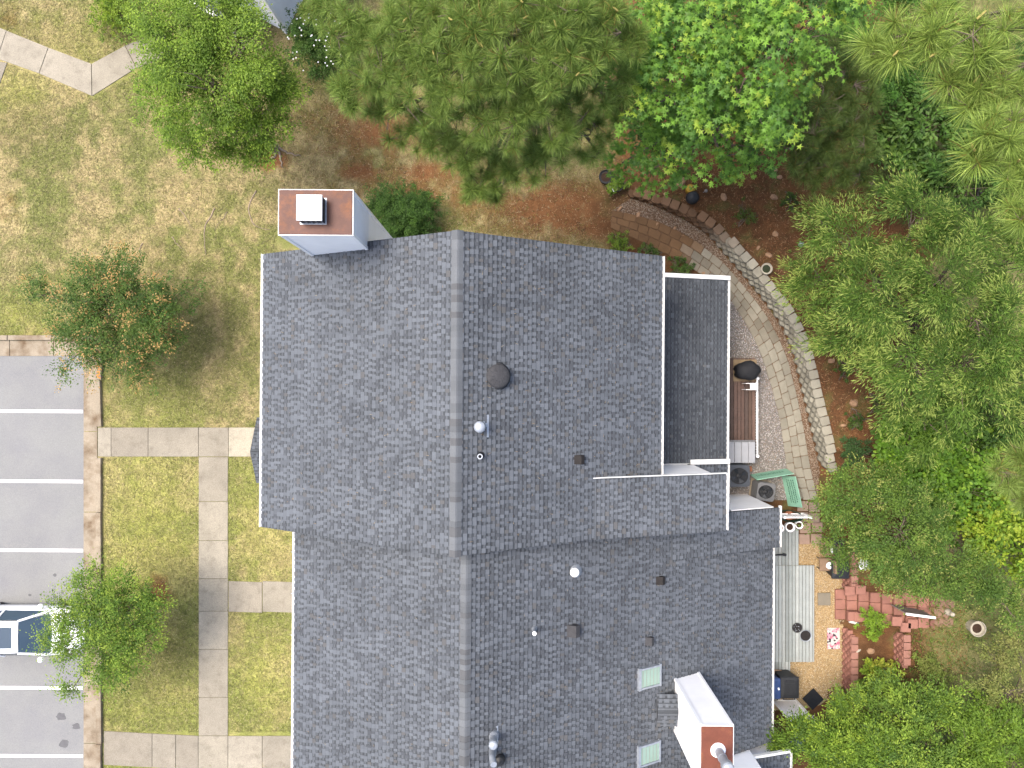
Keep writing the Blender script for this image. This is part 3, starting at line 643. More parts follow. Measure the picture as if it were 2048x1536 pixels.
for c in range(3):
    s = 0.0 if c != 1 else -.016
    while s < 1:
        ds = random.uniform(.026, .036); s0 = max(s, 0); s1 = min(s+ds, 1); w0 = c/3; w1 = (c+1)/3
        if s1-s0 > .008:
            j = lambda: random.uniform(-.010, .010)
            gs = .0007; gw = .007
            pts = [ppt(s0+gs, w0+gw+j()), ppt(s1-gs, w0+gw+j()), ppt(s1-gs, w1-gw+j()), ppt(s0+gs, w1-gw+j())]
            k = sstep(.20, .25, s+.02*math.sin(c*2)); base = lerp(np.array([.23, .135, .07]), np.array([.365, .34, .272]), float(k))
            if s < .55 and k > .5: base = lerp(base, np.array([.26, .225, .17]), random.random()*.8)
            base = base*random.uniform(.72, .98)
            b = MB(); z = .035+random.uniform(-.008, .01)
            # cropped corners
            poly = []
            n = 4
            for q in range(4):
                a, p_, nx_ = pts[q-1], pts[q], pts[(q+1) % 4]; cc = random.uniform(.012, .035)
                poly += [tuple(p_+(a-p_).normalized()*cc)[:2], tuple(p_+(nx_-p_).normalized()*cc)[:2]]
            b.prism(poly, -.05, z, tuple(base), .010); b.build('paver', M['paver'], pth)
        s += ds
for (px, py) in ((1605, 1012), (1628, 1014), (1605, 1034), (1628, 1036), (1640, 1016)):
    if px == 1640: continue
    b = MB(); c = P(px, py); b.box((c.x, c.y, 0), (.43, .40, .09), random.uniform(-.03, .03), tuple(np.array([.36, .27, .21])*random.uniform(.85, 1.1)), bev=.01); b.build('paver', M['paver'], pth)
for (px, py) in ((1608, 1078), (1632, 1078), (1610, 1056), (1634, 1054)):
    b = MB(); c = P(px, py); b.box((c.x, c.y, 0), (.43, .40, .09), random.uniform(-.03, .03), tuple(np.array([.36, .25, .19])*random.uniform(.85, 1.1)), bev=.01); b.build('paver', M['paver'], pth)

# ------------------------------------------------------------------ curved retaining wall
rw = thing('retaining_wall', P(1540, 640), 'curved tan block retaining wall with staggered faceted blocks', 'wall')
def block(p, t, n, w, d, z0, z1, col, front=.07, chamf=.09, name='block', parent=rw, mm='paver'):
    """faceted block: p front centre, t along, n into the bank"""
    h = w/2-.008; pl = [(-h, front), (-h+chamf, 0), (h-chamf, 0), (h, front), (h*.92, d), (-h*.92, d)]
    b = MB(); b.prism([tuple(p+t*a+n*c)[:2] for a, c in pl], z0, z1, col, .012); return b.build(name, M[mm], parent)
BW = .40
for r in range(4):
    s = BW*.5*(r % 2)
    while s < WLEN-BW*.4:
        if wall_rows(s) > r:
            p, t, n = wall_at(s); base = lerp(np.array([.22, .13, .075]), np.array([.385, .365, .295]), float(sstep(.18, .34, s/WLEN)))*random.uniform(.62, .95)
            block(p+n*(.035*r)+t*random.uniform(-.01, .01), t, n, BW, .30, r*ROWH, (r+1)*ROWH-.006, tuple(base), .11, .14)
        s += BW
s = 0.0
while s < WLEN-.1:
    r = wall_rows(s); p, t, n = wall_at(s+BW*.46); base = lerp(np.array([.26, .155, .09]), np.array([.435, .405, .325]), float(sstep(.2, .36, s/WLEN)))*random.uniform(.74, .98)
    block(p+n*(.035*r+random.uniform(-.02, .02)), t, n, BW*.93, .36, r*ROWH, r*ROWH+.10, tuple(base), .05, .07, 'cap_stone'); s += BW*.93

# ------------------------------------------------------------------ red block terraces and steps
RC = np.array([.33, .16, .122])
def red(f=None): return tuple(RC*(f or random.uniform(.82, 1.15)))
def terrace(px, y0, y1, h, zb, name, label, top):
    t_ = thing('garden_wall', P(px, (y0+y1)/2), label, 'wall', 'red block garden walls'); x = P(px, 0).x
    a = P(px, y0).y; e = P(px, y1).y; nrow = int(round(h/.13)); bw = .26
    for r in range(nrow):
        y = a-(bw/2 if r % 2 else 0)
        while y > e+.05:
            if not (-9.62 < y < -8.0):
                block(Vector((x+.03*r, y-bw/2, 0)), Vector((0, -1, 0)), Vector((1, 0, 0)), bw, .24, zb+r*.13, zb+(r+1)*.13-.006, red(), .06, .08, 'block', t_, 'redbrick')
            y -= bw
    y = a
    while y > e+.05:
        if not (-9.62 < y < -8.0): block(Vector((x+.03*nrow, y-.15, 0)), Vector((0, -1, 0)), Vector((1, 0, 0)), .30, .27, zb+nrow*.13, zb+nrow*.13+.07, tuple(np.array([.39, .20, .155])*random.uniform(.88, 1.1)), .02, .03, 'cap_stone', t_, 'redbrick')
        y -= .30
terrace(1683, 1098, 1371, .52, 0, 'lower', 'lower red block wall along the yellow gravel patio', 0)
terrace(1771, 1115, 1312, .52, H1-.02, 'upper', 'upper red block wall above the planted terrace', 0)
st = thing('garden_steps', P(1735, 1208), 'red paver steps climbing between the two red garden walls', 'steps')
x = P(1669, 0).x; yt = -8.18; tread = .42
for k in range(8):
    z = .10+k*.145
    for j in range(3):
        b = MB(); b.box((x+.2, yt-.21-j*.40, z-.05), (.40, .385, .10), random.uniform(-.02, .02), red(random.uniform(.95, 1.25)), bev=.012); b.build('tread', M['redbrick'], st)
        if k < 6 or j != 1:
            block(Vector((x+.40, yt-.21-j*.40, 0)), Vector((0, -1, 0)), Vector((1, 0, 0)), .39, .16, z-.02, z+.09, red(.75), .05, .1, 'riser_block', st, 'redbrick')
    x += tread*.93
for (px, py, z) in ((1722, 1180, .66), (1700, 1182, .62), (1720, 1235, .66), (1706, 1233, .62), (1815, 1190, 1.12), (1812, 1255, 1.1), (1826, 1248, 1.1), (1851, 1221, 1.09), (1795, 1243, 1.1)):
    b = MB(); c = P(px, py, z); b.box((c.x, c.y, z-.03), (.38, .36, .09), random.uniform(-.06, .06), red(1.15), bev=.012); b.build('paver', M['redbrick'], st)
hx_ = thing('stepping_stones', P(1884, 1230, 1.05), 'hexagonal brown stepping stones by the round cream planter', 'stepping stones')
for (px, py) in ((1878, 1222), (1878, 1243), (1897, 1243), (1880, 1204), (1899, 1208), (1894, 1226)):
    c = P(px, py, 1.08); b = MB(); b.prism([(c.x+.215*math.cos(k*math.pi/3+.5), c.y+.215*math.sin(k*math.pi/3+.5)) for k in range(6)], gz(c.x, c.y)-.03, gz(c.x, c.y)+.04, tuple(np.array([.30, .19, .13])*random.uniform(.85, 1.15)), .01); b.build('hex_paver', M['paver'], hx_)

# ------------------------------------------------------------------ loose stones, gravel, mulch, grass (uncountable)
def poly_sample(poly, n):
    poly = np.array([(p.x, p.y) for p in poly]); lo = poly.min(0); hi = poly.max(0); out = np.zeros((0, 2))
    while len(out) < n:
        c = lo+(hi-lo)*rng.random((n*2, 2)); ins = np.zeros(len(c), bool); j = len(poly)-1
        for i in range(len(poly)):
            xi, yi = poly[i]; xj, yj = poly[j]
            ins ^= ((yi > c[:, 1]) != (yj > c[:, 1])) & (c[:, 0] < (xj-xi)*(c[:, 1]-yi)/(yj-yi+1e-12)+xi); j = i
        out = np.concatenate([out, c[ins]])
    return out[:n]
def stones(name, pts, size, cols, label, z0=.0, cat='gravel'):
    n = len(pts); T = np.array([(1, 0, 0), (-.9, .1, 0), (0, 1, 0), (.1, -1, 0), (.1, .1, .75), (0, 0, -.5)], float); Fq = np.array([(0, 2, 4), (2, 1, 4), (1, 3, 4), (3, 0, 4)])
    a = rng.random(n)*6.28; s = size*(.6+.8*rng.random(n)); ca, sa = np.cos(a), np.sin(a); asp = .6+.4*rng.random(n)
    tx = T[:, 0][None]*s[:, None]; ty = T[:, 1][None]*(s*asp)[:, None]
    V = np.stack([tx*ca[:, None]-ty*sa[:, None]+pts[:, 0:1], tx*sa[:, None]+ty*ca[:, None]+pts[:, 1:2], T[:, 2][None]*(s*.7)[:, None]+(ground_h(pts[:, 0], pts[:, 1])+z0)[:, None]], -1).reshape(-1, 3)
    Fa = (Fq[None]+6*np.arange(n)[:, None, None]).reshape(-1, 3)
    cols = np.array(cols); c = cols[rng.integers(0, len(cols), n)]*(.75+.5*rng.random((n, 1)))
    me = fast_mesh(name, V, Fa, M['stone'], np.repeat(c, 6, 0)); o = link(name, me); tag(o, label, cat, kind='stuff'); return o
def bed(name, poly, z, m, label, cat='gravel'):
    b = MB(); b.sheet([(p.x, p.y, z) for p in poly]); o = b.build(name, m, None, label, cat, kind='structure'); return o
M['greybed'] = mat('grey_gravel_bed', (.20, .18, .16), .95, .25, 3, fine=.4, fsc=35)
M['goldbed'] = mat('golden_gravel_bed', (.40, .28, .14), .95, .2, 3, fine=.35, fsc=35)
M['brownbed'] = mat('brown_gravel_bed', (.17, .10, .06), .95, .25, 3, fine=.4, fsc=35)
gp = pxl([(1440, 572), (1457, 594), (1487, 638), (1513, 685), (1529, 726), (1545, 778), (1561, 841), (1569, 892), (1575, 940), (1586, 982), (1590, 1000), (1440, 1000)])
bed('gravel_bed', gp, .012, M['greybed'], 'grey gravel strip between the house and the paver path')
stones('gravel', poly_sample(gp, 11000), .022, [(.34, .32, .31), (.22, .2, .19), (.45, .43, .42), (.26, .19, .14), (.5, .46, .42)], 'loose grey pebbles beside the brown deck', .012)
op = [ro[min(299, int(i*299/40))] for i in range(41)]; rp = [WR[min(399, int(i*399/40))] for i in range(41)]
b = MB()
for i in range(40): b.sheet([tuple(v)[:2]+(.010,) for v in (op[i], op[i+1], rp[i+1], rp[i])])
b.build('gravel_bed', M['brownbed'], None, 'narrow brown gravel strip at the foot of the curved wall', 'gravel', kind='structure')
b = MB()
for i in range(60):
    k = int(i*299/60); k2 = int((i+1)*299/60); b.sheet([tuple(v)[:2]+(.014,) for v in (ri[k], ri[k2], ro[k2], ro[k])])
b.build('path_bed', M['brownbed'], pth)
rp = rp[::-1]
stones('gravel', poly_sample(op+rp, 8000), .020, [(.26, .185, .125), (.17, .11, .07), (.36, .295, .225), (.12, .075, .045), (.40, .34, .27)], 'loose brown pebbles between the path and the curved wall', .010)
yp = pxl([(1560, 1085), (1660, 1085), (1686, 1110), (1686, 1375), (1640, 1410), (1600, 1420), (1545, 1420), (1545, 1310)])
bed('gravel_bed', yp, .010, M['goldbed'], 'golden gravel patio around the grey deck')
stones('gravel', poly_sample(yp, 15000), .020, [(.52, .38, .20), (.44, .30, .14), (.58, .47, .29), (.30, .19, .09), (.52, .44, .32)], 'loose golden pebbles of the lower patio', .010)
# leaf and straw litter on the soil
def chips(name, pts, ln, wd, cols, label, cat='litter', z0=.006, tilt=.3, mm='litter'):
    n = len(pts); a = rng.random(n)*6.28; L = ln*(.5+rng.random(n)); w = wd*(.6+.8*rng.random(n))
    dx, dy = np.cos(a), np.sin(a); h = ground_h(pts[:, 0], pts[:, 1])+z0+.01*rng.random(n); up = tilt*(rng.random(n)-.3)*L
    p0 = np.stack([pts[:, 0]-dx*L/2-dy*w/2, pts[:, 1]-dy*L/2+dx*w/2, h], -1); p1 = np.stack([pts[:, 0]-dx*L/2+dy*w/2, pts[:, 1]-dy*L/2-dx*w/2, h], -1); p2 = np.stack([pts[:, 0]+dx*L/2, pts[:, 1]+dy*L/2, h+np.abs(up)], -1)
    V = np.stack([p0, p1, p2], 1).reshape(-1, 3); Fa = np.arange(3*n).reshape(-1, 3)
    cols = np.asarray(cols); c = cols[rng.integers(0, len(cols), n)]*(.7+.6*rng.random((n, 1))) if cols.ndim == 2 and len(cols) != n else cols
    me = fast_mesh(name, V, Fa, M[mm], np.repeat(c, 3, 0)); return tag(link(name, me), label, cat, kind='stuff')
sp = pxl([(1230, 330), (1300, 395), (1420, 440), (1520, 540), (1600, 680), (1665, 940), (1720, 1100), (1800, 1330), (1900, 1330), (1900, 800), (1750, 400), (1600, 250), (1300, 250)])
chips('leaf_litter', poly_sample(sp, 22000), .10, .016, [(.30, .15, .07), (.2, .09, .04), (.13, .055, .03), (.42, .27, .15), (.24, .10, .045)], 'reddish brown pine straw and dead leaves on the bank')
sp2 = pxl([(560, 200), (1240, 200), (1250, 400), (1230, 500), (900, 480), (700, 400), (560, 420)])
pts = poly_sample(sp2, 9000)
chips('leaf_litter', pts, .08, .018, [(.36, .24, .13), (.28, .15, .07), (.45, .34, .2), (.2, .11, .05)], 'scattered dry leaves on the lawn under the pine')
# grass
def in_rects(px, py, rects):
    m = np.zeros(len(px), bool)
    for a, b_, c, d in rects: m |= (px > a) & (px < c) & (py > b_) & (py < d)
    return m
n = 430000
X = -22+(1.2+22)*rng.random(n); Y = -16+33*rng.random(n)
X2 = -1+6*rng.random(60000); Y2 = 5.2+7*rng.random(60000); X = np.concatenate([X, X2]); Y = np.concatenate([Y, Y2])
px, py = pxy(X, Y)
bad = in_rects(px, py, [(-200, 712, 205, 3000), (-200, 672, 206, 712), (195, 855, 515, 912.5), (398.5, 910, 456, 1475), (457, 1163, 600, 1223.5), (208, 1464, 600, 1528.5), (640, 500, 3000, 3000), (590, 1050, 700, 3000)])
def inpoly(px, py, poly):
    ins = np.zeros(len(px), bool); j = len(poly)-1
    for i in range(len(poly)):
        xi, yi = poly[i]; xj, yj = poly[j]; ins ^= ((yi > py) != (yj > py)) & (px < (xj-xi)*(py-yi)/(yj-yi+1e-12)+xi); j = i
    return ins
bad |= inpoly(px, py, [(-60, 30), (0, 56), (184, 127), (330, 58), (342, 112), (185, 193), (16, 127), (0, 170), (-60, 200)])
bad |= inpoly(px, py, [(553, 500), (553, 430), (720, 430), (720, 500)])
d_, so_, sh_, lu_, we_ = masks(X, Y)
keep = ~bad & (rng.random(len(X)) > np.clip(d_*1.15+so_, 0, 1)*.97) & (px < 1260)
X, Y = X[keep], Y[keep]
gc = ground_col(X, Y); r_ = rng.random((len(X), 1)); n5 = fbm(X, Y, 1.3, 9)[:, None]
straw = np.array([.52, .44, .25]); lusg = np.array([.26, .31, .07])
gc = np.where(r_ < .22, gc*.5+straw*.55*(.6+.5*n5), np.where(r_ > .70, gc*.55+lusg*.45, gc))*(.5+1.0*rng.random((len(X), 1)))
chips('grass', np.stack([X, Y], -1), .11, .024, gc, 'short patchy lawn grass, part green and part straw coloured', 'grass', .004, .5, 'grass')

# ------------------------------------------------------------------ foliage
TEMPL = {
 'oval': (np.array([(0, 0, 0), (.45, .26, .05), (1, 0, -.04), (.45, -.26, .05)]), np.array([(0, 2, 1), (0, 3, 2)])),
 'round': (np.array([(0, 0, 0), (.35, .34, .05), (.8, .24, .03), (1, 0, -.03), (.8, -.24, .03), (.35, -.34, .05)]), np.array([(0, 3, 2), (0, 2, 1), (0, 4, 3), (0, 5, 4)])),
 'lance': (np.array([(0, 0, 0), (.4, .085, .02), (1, 0, -.06), (.4, -.085, .02)]), np.array([(0, 2, 1), (0, 3, 2)])),
}
def star_t():
    v = [(0.12, 0, .03)]; f = []
    for i, a in enumerate((0, 58, 122, 238, 302)): pass
    ang = [180, 150, 118, 88, 60, 30, 0, -30, -60, -88, -118, -150]; rad = [.12, .34, .80, .36, .98, .40, 1.08, .40, .98, .36, .80, .34]
    for a, r in zip(ang, rad): v.append((r*math.cos(math.radians(a)), r*math.sin(math.radians(a)), -.16*r*r))
    for i in range(12): f.append((0, 1+(i+1) % 12, 1+i))
    return np.array(v)*np.array([.5, .5, .5]), np.array(f)
TEMPL['star'] = star_t()
def leaf_mesh(name, C, D, Nn_, size, shape, cols, m='leaf'):
    T, Fq = TEMPL[shape]; n = len(C); k = len(T)
    D = D/np.linalg.norm(D, axis=1, keepdims=True); B_ = np.cross(Nn_, D); B_ /= np.linalg.norm(B_, axis=1, keepdims=True)+1e-9; N2 = np.cross(D, B_)
    s = size[:, None, None]
    V = C[:, None, :]+s*(T[None, :, 0:1]*D[:, None, :]+T[None, :, 1:2]*B_[:, None, :]+T[None, :, 2:3]*N2[:, None, :])
    Fa = (Fq[None]+k*np.arange(n)[:, None, None]).reshape(-1, 3)
    return fast_mesh(name, V.reshape(-1, 3), Fa, M[m], np.repeat(cols, k, 0))
def unit(n):
    v = rng.normal(size=(n, 3)); return v/np.linalg.norm(v, axis=1, keepdims=True)
def crown(blobs, n, size, cols, shape='oval', clump=.34, per=55, tipcol=None, tipfrac=.2, droop=.25, hollow=.45, lo=-.35, flat=.55, spread=.25):
    """leaves gathered in sprays over the outer part of each blob; returns arrays and spray centres"""
    vol = np.array([b[3]**2 for b in blobs]); ncl = max(4, n//per); cnt = rng.multinomial(ncl, vol/vol.sum())
    CC_, OO_ = [], []
    for (px, py, z, r), c in zip(blobs, cnt):
        o = np.array(P(px, py, z)); nb_ = max(4, int(9*r*r)); d = unit(nb_*4); d = d[d[:, 2] > lo][:nb_]; nb_ = len(d)
        rr = (hollow+(1-hollow)*rng.random((nb_, 1))**.6)*r*(.75+.35*rng.random((nb_, 1))); bo = d*rr*np.array([1, 1, .75])
        wt = .4+rng.random(nb_); k = rng.choice(nb_, c, p=wt/wt.sum())
        q = bo[k]+rng.normal(size=(c, 3))*np.array([1, 1, .55])*spread*min(1.0, r)**.7
        CC_.append(o+q); OO_.append(q/(np.linalg.norm(q, axis=1, keepdims=True)+1e-6))
    CC_ = np.concatenate(CC_); OO_ = np.concatenate(OO_); m = len(CC_)
    nl = int(n/m)
    # each spray is a drooping twig: leaves along it
    ang = rng.random(m)*6.28; tw = OO_*np.array([1, 1, .3])+.7*np.stack([np.cos(ang), np.sin(ang), 0*ang], -1); tw /= np.linalg.norm(tw, axis=1, keepdims=True)
    cs = clump*(.6+.8*rng.random(m))
    t = rng.random((m, nl, 1))-.35; off = unit(m*nl).reshape(m, nl, 3)*(rng.random((m, nl, 1))**.5)
    off *= np.array([.62, .62, .62*flat])
    Cc = CC_[:, None]+cs[:, None, None]*(tw[:, None]*t*1.5+off)-np.array([0, 0, 1])*(droop*cs[:, None, None]*np.clip(t, 0, 1)**2)
    D = tw[:, None]*.7+off*1.3+.35*unit(m*nl).reshape(m, nl, 3)+np.array([0, 0, -.25])
    Nl = np.array([0, 0, 1.0])+.65*unit(m*nl).reshape(m, nl, 3)
    cl = np.array(cols); ci = rng.integers(0, len(cl), m); col = cl[ci][:, None]*(.85+.3*rng.random((m, 1, 1)))*(.75+.5*rng.random((m, nl, 1)))
    if tipcol is not None:
        pick = (t > .25) & (rng.random((m, 1, 1)) < tipfrac*2); col = np.where(pick, np.array(tipcol)*(.8+.4*rng.random((m, nl, 1))), col)
    sz = size*(.65+.7*rng.random((m, nl)))
    return Cc.reshape(-1, 3), D.reshape(-1, 3), Nl.reshape(-1, 3), sz.ravel(), col.reshape(-1, 3), CC_
def limbs(base, blobs, CCs, r0, lean=None, ntwig=60, stems=1, fork=.35):
    b = MB(); b.smooth = True
    cen = Vector((0, 0, 0)); zb = 0
    pts = [P(p[0], p[1], p[2]) for p in blobs]; cen = sum(pts, Vector((0, 0, 0)))/len(pts)
    forks = []
    for s in range(stems):
        a = 6.28*s/max(1, stems); o = base+Vector((math.cos(a), math.sin(a), 0))*(.18 if stems > 1 else 0)
        top = base.lerp(cen, fork)+Vector((math.cos(a), math.sin(a), 0))*(.5 if stems > 1 else 0); top.z = base.z+(cen.z-base.z)*fork*1.2
        mid = o.lerp(top, .5)+Vector((random.uniform(-.1, .1), random.uniform(-.1, .1), 0))
        b.tube([o-Vector((0, 0, .2)), o+Vector((0, 0, .12)), mid, top], [r0*1.5, r0*1.1, r0*.85, r0*.7], 8, cap=False); forks.append(top)
    ends = []
    for i, p in enumerate(pts):
        f = min(forks, key=lambda q: (q-p).length); m = f.lerp(p, .5)+Vector((random.uniform(-.2, .2), random.uniform(-.2, .2), .15)); b.tube([f, m, p], [r0*.5, r0*.32, r0*.14], 6, cap=False); ends.append((m, p))
    sel = rng.choice(len(CCs), min(ntwig, len(CCs)), replace=False)
    for k in sel:
        c = Vector(CCs[k]); m, p = min(ends, key=lambda e: (e[1]-c).length); s = m.lerp(p, random.uniform(.3, 1)); q = s.lerp(c, .55)+Vector((random.uniform(-.1, .1), random.uniform(-.1, .1), .08)); b.tube([s, q, c], [r0*.13+.008, r0*.07+.006, .005], 4, cap=False)
    return b
def tree(name, base, blobs, n, size, cols, label, cat, shape='oval', r0=.1, group=None, bark='bark', stems=1, ntwig=70, lab2=None, **kw):
    if not isinstance(base, Vector): base = P(*base)
    base = Vector((base.x, base.y, gz(base.x, base.y)))
    t = thing(name, base, label, cat, group)
    C, D, N_, sz, col, cc = crown(blobs, n, size, cols, shape, **kw)
    me = leaf_mesh('crown', C-np.array(base), D, N_, sz, shape, col); o = link('crown', me, t); tag(o, kind='stuff')
    limbs(base, blobs, cc, r0, stems=stems, ntwig=ntwig).build('trunk', M[bark], t)
    return t
# fresh mid greens
G_FRESH = [(.12, .20, .035), (.10, .175, .03), (.15, .235, .045), (.085, .15, .03)]
G_DARK = [(.055, .105, .03), (.045, .09, .027), (.07, .125, .035)]
G_DEEP = [(.05, .11, .03), (.065, .13, .035), (.04, .085, .025), (.08, .145, .04)]
G_OLIVE = [(.10, .17, .042), (.08, .14, .035), (.13, .205, .055), (.06, .115, .03)]
tree('leafy_tree', (548, 298), [(420, 170, 6.2, 1.8), (350, 95, 6.3, 1.4), (460, 100, 6.8, 1.25), (520, 205, 5.4, 1.2), (395, 235, 5.6, 1.3), (475, 290, 4.6, .75), (330, 205, 5.3, .8), (305, 40, 6, .9), (570, 175, 5.2, .6), (400, 25, 6.8, 1.2), (470, 20, 6.2, .6), (520, 130, 6, .6), (430, 290, 4.8, .6), (545, 250, 4.8, .6)], 72000, .072, G_FRESH, 'leafy green shade tree with surface roots on the upper left lawn', 'tree', r0=.16, bark='barkpale', tipcol=(.20, .30, .055), tipfrac=.22, ntwig=120)
tree('crape_myrtle', (298, 636), [(225, 620, 2.7, 1.5), (160, 600, 2.4, 1.0), (270, 570, 2.7, 1.2), (290, 640, 2.6, 1.15), (230, 690, 2.4, 1.0), (180, 650, 2.5, 1.0), (220, 545, 2.6, 1.0), (330, 610, 2.4, .7), (150, 680, 2.0, .7), (320, 680, 2.2, .6), (130, 725, 1.9, .35), (250, 730, 2.2, .6), (95, 585, 2.2, .5)], 36000, .075, [(.06, .115, .035), (.075, .135, .04), (.045, .09, .028), (.09, .145, .045)], 'round crape myrtle with brownish pink seed heads over the kerb corner', 'tree', r0=.06, stems=4, tipcol=(.36, .24, .14), tipfrac=.16, ntwig=90, clump=.36, spread=.36)
tree('young_oak', (292, 1195), [(215, 1245, 3.3, 1.1), (160, 1260, 3.2, .9), (250, 1200, 3.2, .95), (270, 1260, 3.2, .9), (210, 1310, 3.1, .85), (190, 1180, 3.1, .7), (140, 1310, 2.9, .55), (120, 1230, 2.9, .5), (290, 1180, 2.9, .5), (110, 1290, 2.7, .4), (150, 1370, 2.6, .35), (230, 1340, 2.8, .5), (305, 1290, 2.8, .35), (195, 1140, 2.9, .35)], 32000, .072, [(.09, .165, .035), (.11, .195, .04), (.065, .125, .03), (.14, .22, .05)], 'young green tree overhanging the white parked car', 'tree', r0=.07, tipcol=(.20, .28, .06), tipfrac=.25, ntwig=90, clump=.36, spread=.32)
# boundary trees on the right
tree('willow_oak', (1775, 640), [(1700, 480, 5.0, 1.4), (1820, 450, 5.5, 1.5), (1640, 560, 4, 1.1), (1750, 590, 5.4, 1.6), (1880, 560, 6, 1.6), (1690, 670, 4.2, 1.1), (1960, 640, 6, 1.6), (1820, 710, 5.4, 1.4), (1930, 740, 5.5, 1.4), (1800, 800, 4.5, .9), (1890, 830, 4.2, 1.0), (2020, 520, 6, 1.3), (2030, 700, 5.5, 1.4), (1940, 470, 5.8, 1.2), (1640, 440, 3.8, .7), (1850, 860, 3.8, .8), (1640, 620, 3.8, .6), (1980, 810, 5, 1.0)], 78000, .15, [(.085, .155, .036), (.07, .135, .03), (.11, .19, .048), (.055, .11, .026)], 'large narrow-leaved oak spreading over the bank on the right', 'tree', shape='lance', r0=.2, ntwig=160, tipcol=(.24, .31, .11), tipfrac=.3, clump=.48, per=60, hollow=.3, spread=.18)
tree('crape_myrtle', (1790, 1065), [(1720, 1000, 4, 1.2), (1800, 1060, 4.5, 1.4), (1700, 1070, 3.6, .8), (1850, 1120, 4, 1.2), (1790, 1125, 3.6, .75), (1675, 1035, 3.2, .6), (1880, 1040, 3.6, .8), (1950, 1160, 3.5, .9), (1760, 960, 3.4, .7), (1900, 1150, 3.4, .8), (1735, 1120, 3.2, .5), (1650, 1075, 3.0, .3), (2010, 1210, 3.4, .8)], 60000, .07, G_OLIVE+[(.07, .13, .035)], 'fine-leaved multi-stemmed tree above the brown and black bins', 'tree', r0=.07, stems=4, ntwig=130, tipcol=(.22, .25, .10), tipfrac=.1, clump=.32)
sh1 = [(1850, 930, 2.4, 1.2), (1940, 900, 2.6, 1.2), (1930, 980, 2.8, 1.3), (1840, 1000, 2.2, .8), (1800, 880, 2.0, .7), (1900, 1040, 2.4, .9), (1870, 860, 2.2, .8)]
tree('broadleaf_shrub', (1880, 950), sh1, 15000, .135, [(.085, .18, .028), (.105, .21, .032), (.065, .14, .025)], 'bright green round-leaved shrub below the narrow-leaved oak', 'shrub', shape='round', r0=.05, stems=3, tipcol=(.16, .27, .045), tipfrac=.2, clump=.3, per=26)
tree('broadleaf_shrub', (2010, 1060), [(1990, 1050, 3, 1.1), (2040, 1100, 3, 1.1), (1990, 1110, 2.6, .7), (2050, 1000, 3, 1.1)], 10000, .12, [(.14, .23, .03), (.18, .26, .035), (.10, .18, .026)], 'yellow-green shrub at the right edge under the pine bough', 'shrub', shape='round', r0=.05, stems=3, tipcol=(.24, .31, .05), tipfrac=.25, clump=.3, per=26)
tree('understory_tree', (2000, 800), [(2010, 850, 2.5, 1.3), (2060, 930, 2.5, 1.3), (2060, 780, 3, 1.4), (1990, 900, 2, .8)], 14000, .12, G_DEEP, 'dark green young tree at the right edge below the oak', 'tree', shape='oval', r0=.06)
# dark understory at the upper right
tree('understory_shrub', (1850, 270), [(1850, 250, 3.0, 1.4), (1790, 320, 2.6, 1.1), (1880, 330, 2.8, 1.2), (1920, 240, 2.6, 1.2)], 9000, .19, G_DEEP, 'dark shaded shrub with long pointed leaves between the two pines', 'shrub', r0=.05, stems=3, clump=.34, per=24)
tree('understory_shrub', (1730, 120), [(1720, 80, 3.2, 1.3), (1760, 170, 2.8, 1.1), (1660, 110, 3, 1.0), (1800, 120, 3, 1.3), (1830, 30, 3.2, 1.3)], 22000, .09, [(.05, .125, .025), (.065, .15, .03), (.035, .09, .02)], 'small-leaved dark shrub in the shade at the top right', 'shrub', r0=.05, stems=3)
tree('understory_shrub', (1950, 400), [(1930, 380, 3, 1.3), (2000, 330, 3, 1.3), (2040, 240, 3, 1.3), (1990, 140, 3, 1.4), (1900, 130, 3, 1.2)], 17000, .12, G_DEEP, 'dark undergrowth below the bright pine at the right edge', 'shrub', r0=.05, stems=3)
tree('understory_tree', (1560, 60), [(1560, 40, 4, 1.4), (1480, 30, 4, 1.2), (1640, 60, 4, 1.2), (1400, 60, 4.0, 1.1), (1300, 130, 3.6, 1.2), (1330, 250, 3.2, 1.2), (1480, 250, 3.2, 1.1), (1560, 260, 3.4, 1.1)], 30000, .11, [(.035, .09, .025), (.05, .115, .03), (.028, .07, .02)], 'dark young trees shaded beneath the star-leaved sweetgum', 'tree', r0=.06)
# lower right thicket
tree('thicket_tree', (1640, 1490), [(1668, 1470, 3, .85), (1610, 1500, 2.7, .7), (1725, 1495, 3.1, 1.0), (1585, 1450, 2.4, .28), (1660, 1530, 3, .9), (1700, 1425, 2.6, .6), (1560, 1480, 2.4, .3)], 30000, .085, G_FRESH+[(.07, .13, .035)], 'loose green tree growing over the white fence beside the trash bins', 'tree', r0=.05, stems=3, tipcol=(.22, .31, .06), tipfrac=.15)
tree('thicket_tree', (1790, 1440), [(1800, 1420, 2.9, 1.0), (1840, 1480, 3.2, 1.2), (1790, 1380, 2.4, .6), (1770, 1500, 3.1, 1.1), (1880, 1420, 2.8, .7), (1740, 1430, 2.6, .7)], 30000, .09, [(.11, .185, .04), (.085, .15, .035), (.14, .22, .05), (.06, .115, .03)], 'green tree in the middle of the lower right thicket', 'tree', r0=.05, stems=3, tipcol=(.2, .29, .06), tipfrac=.15)
tree('thicket_tree', (1930, 1490), [(1930, 1510, 3.2, 1.2), (1990, 1470, 3.3, 1.1), (2030, 1520, 3.4, 1.2), (1900, 1540, 3, 1.0), (1960, 1420, 2.6, .6)], 26000, .095, G_FRESH, 'green tree filling the lower right corner', 'tree', r0=.05, stems=3)
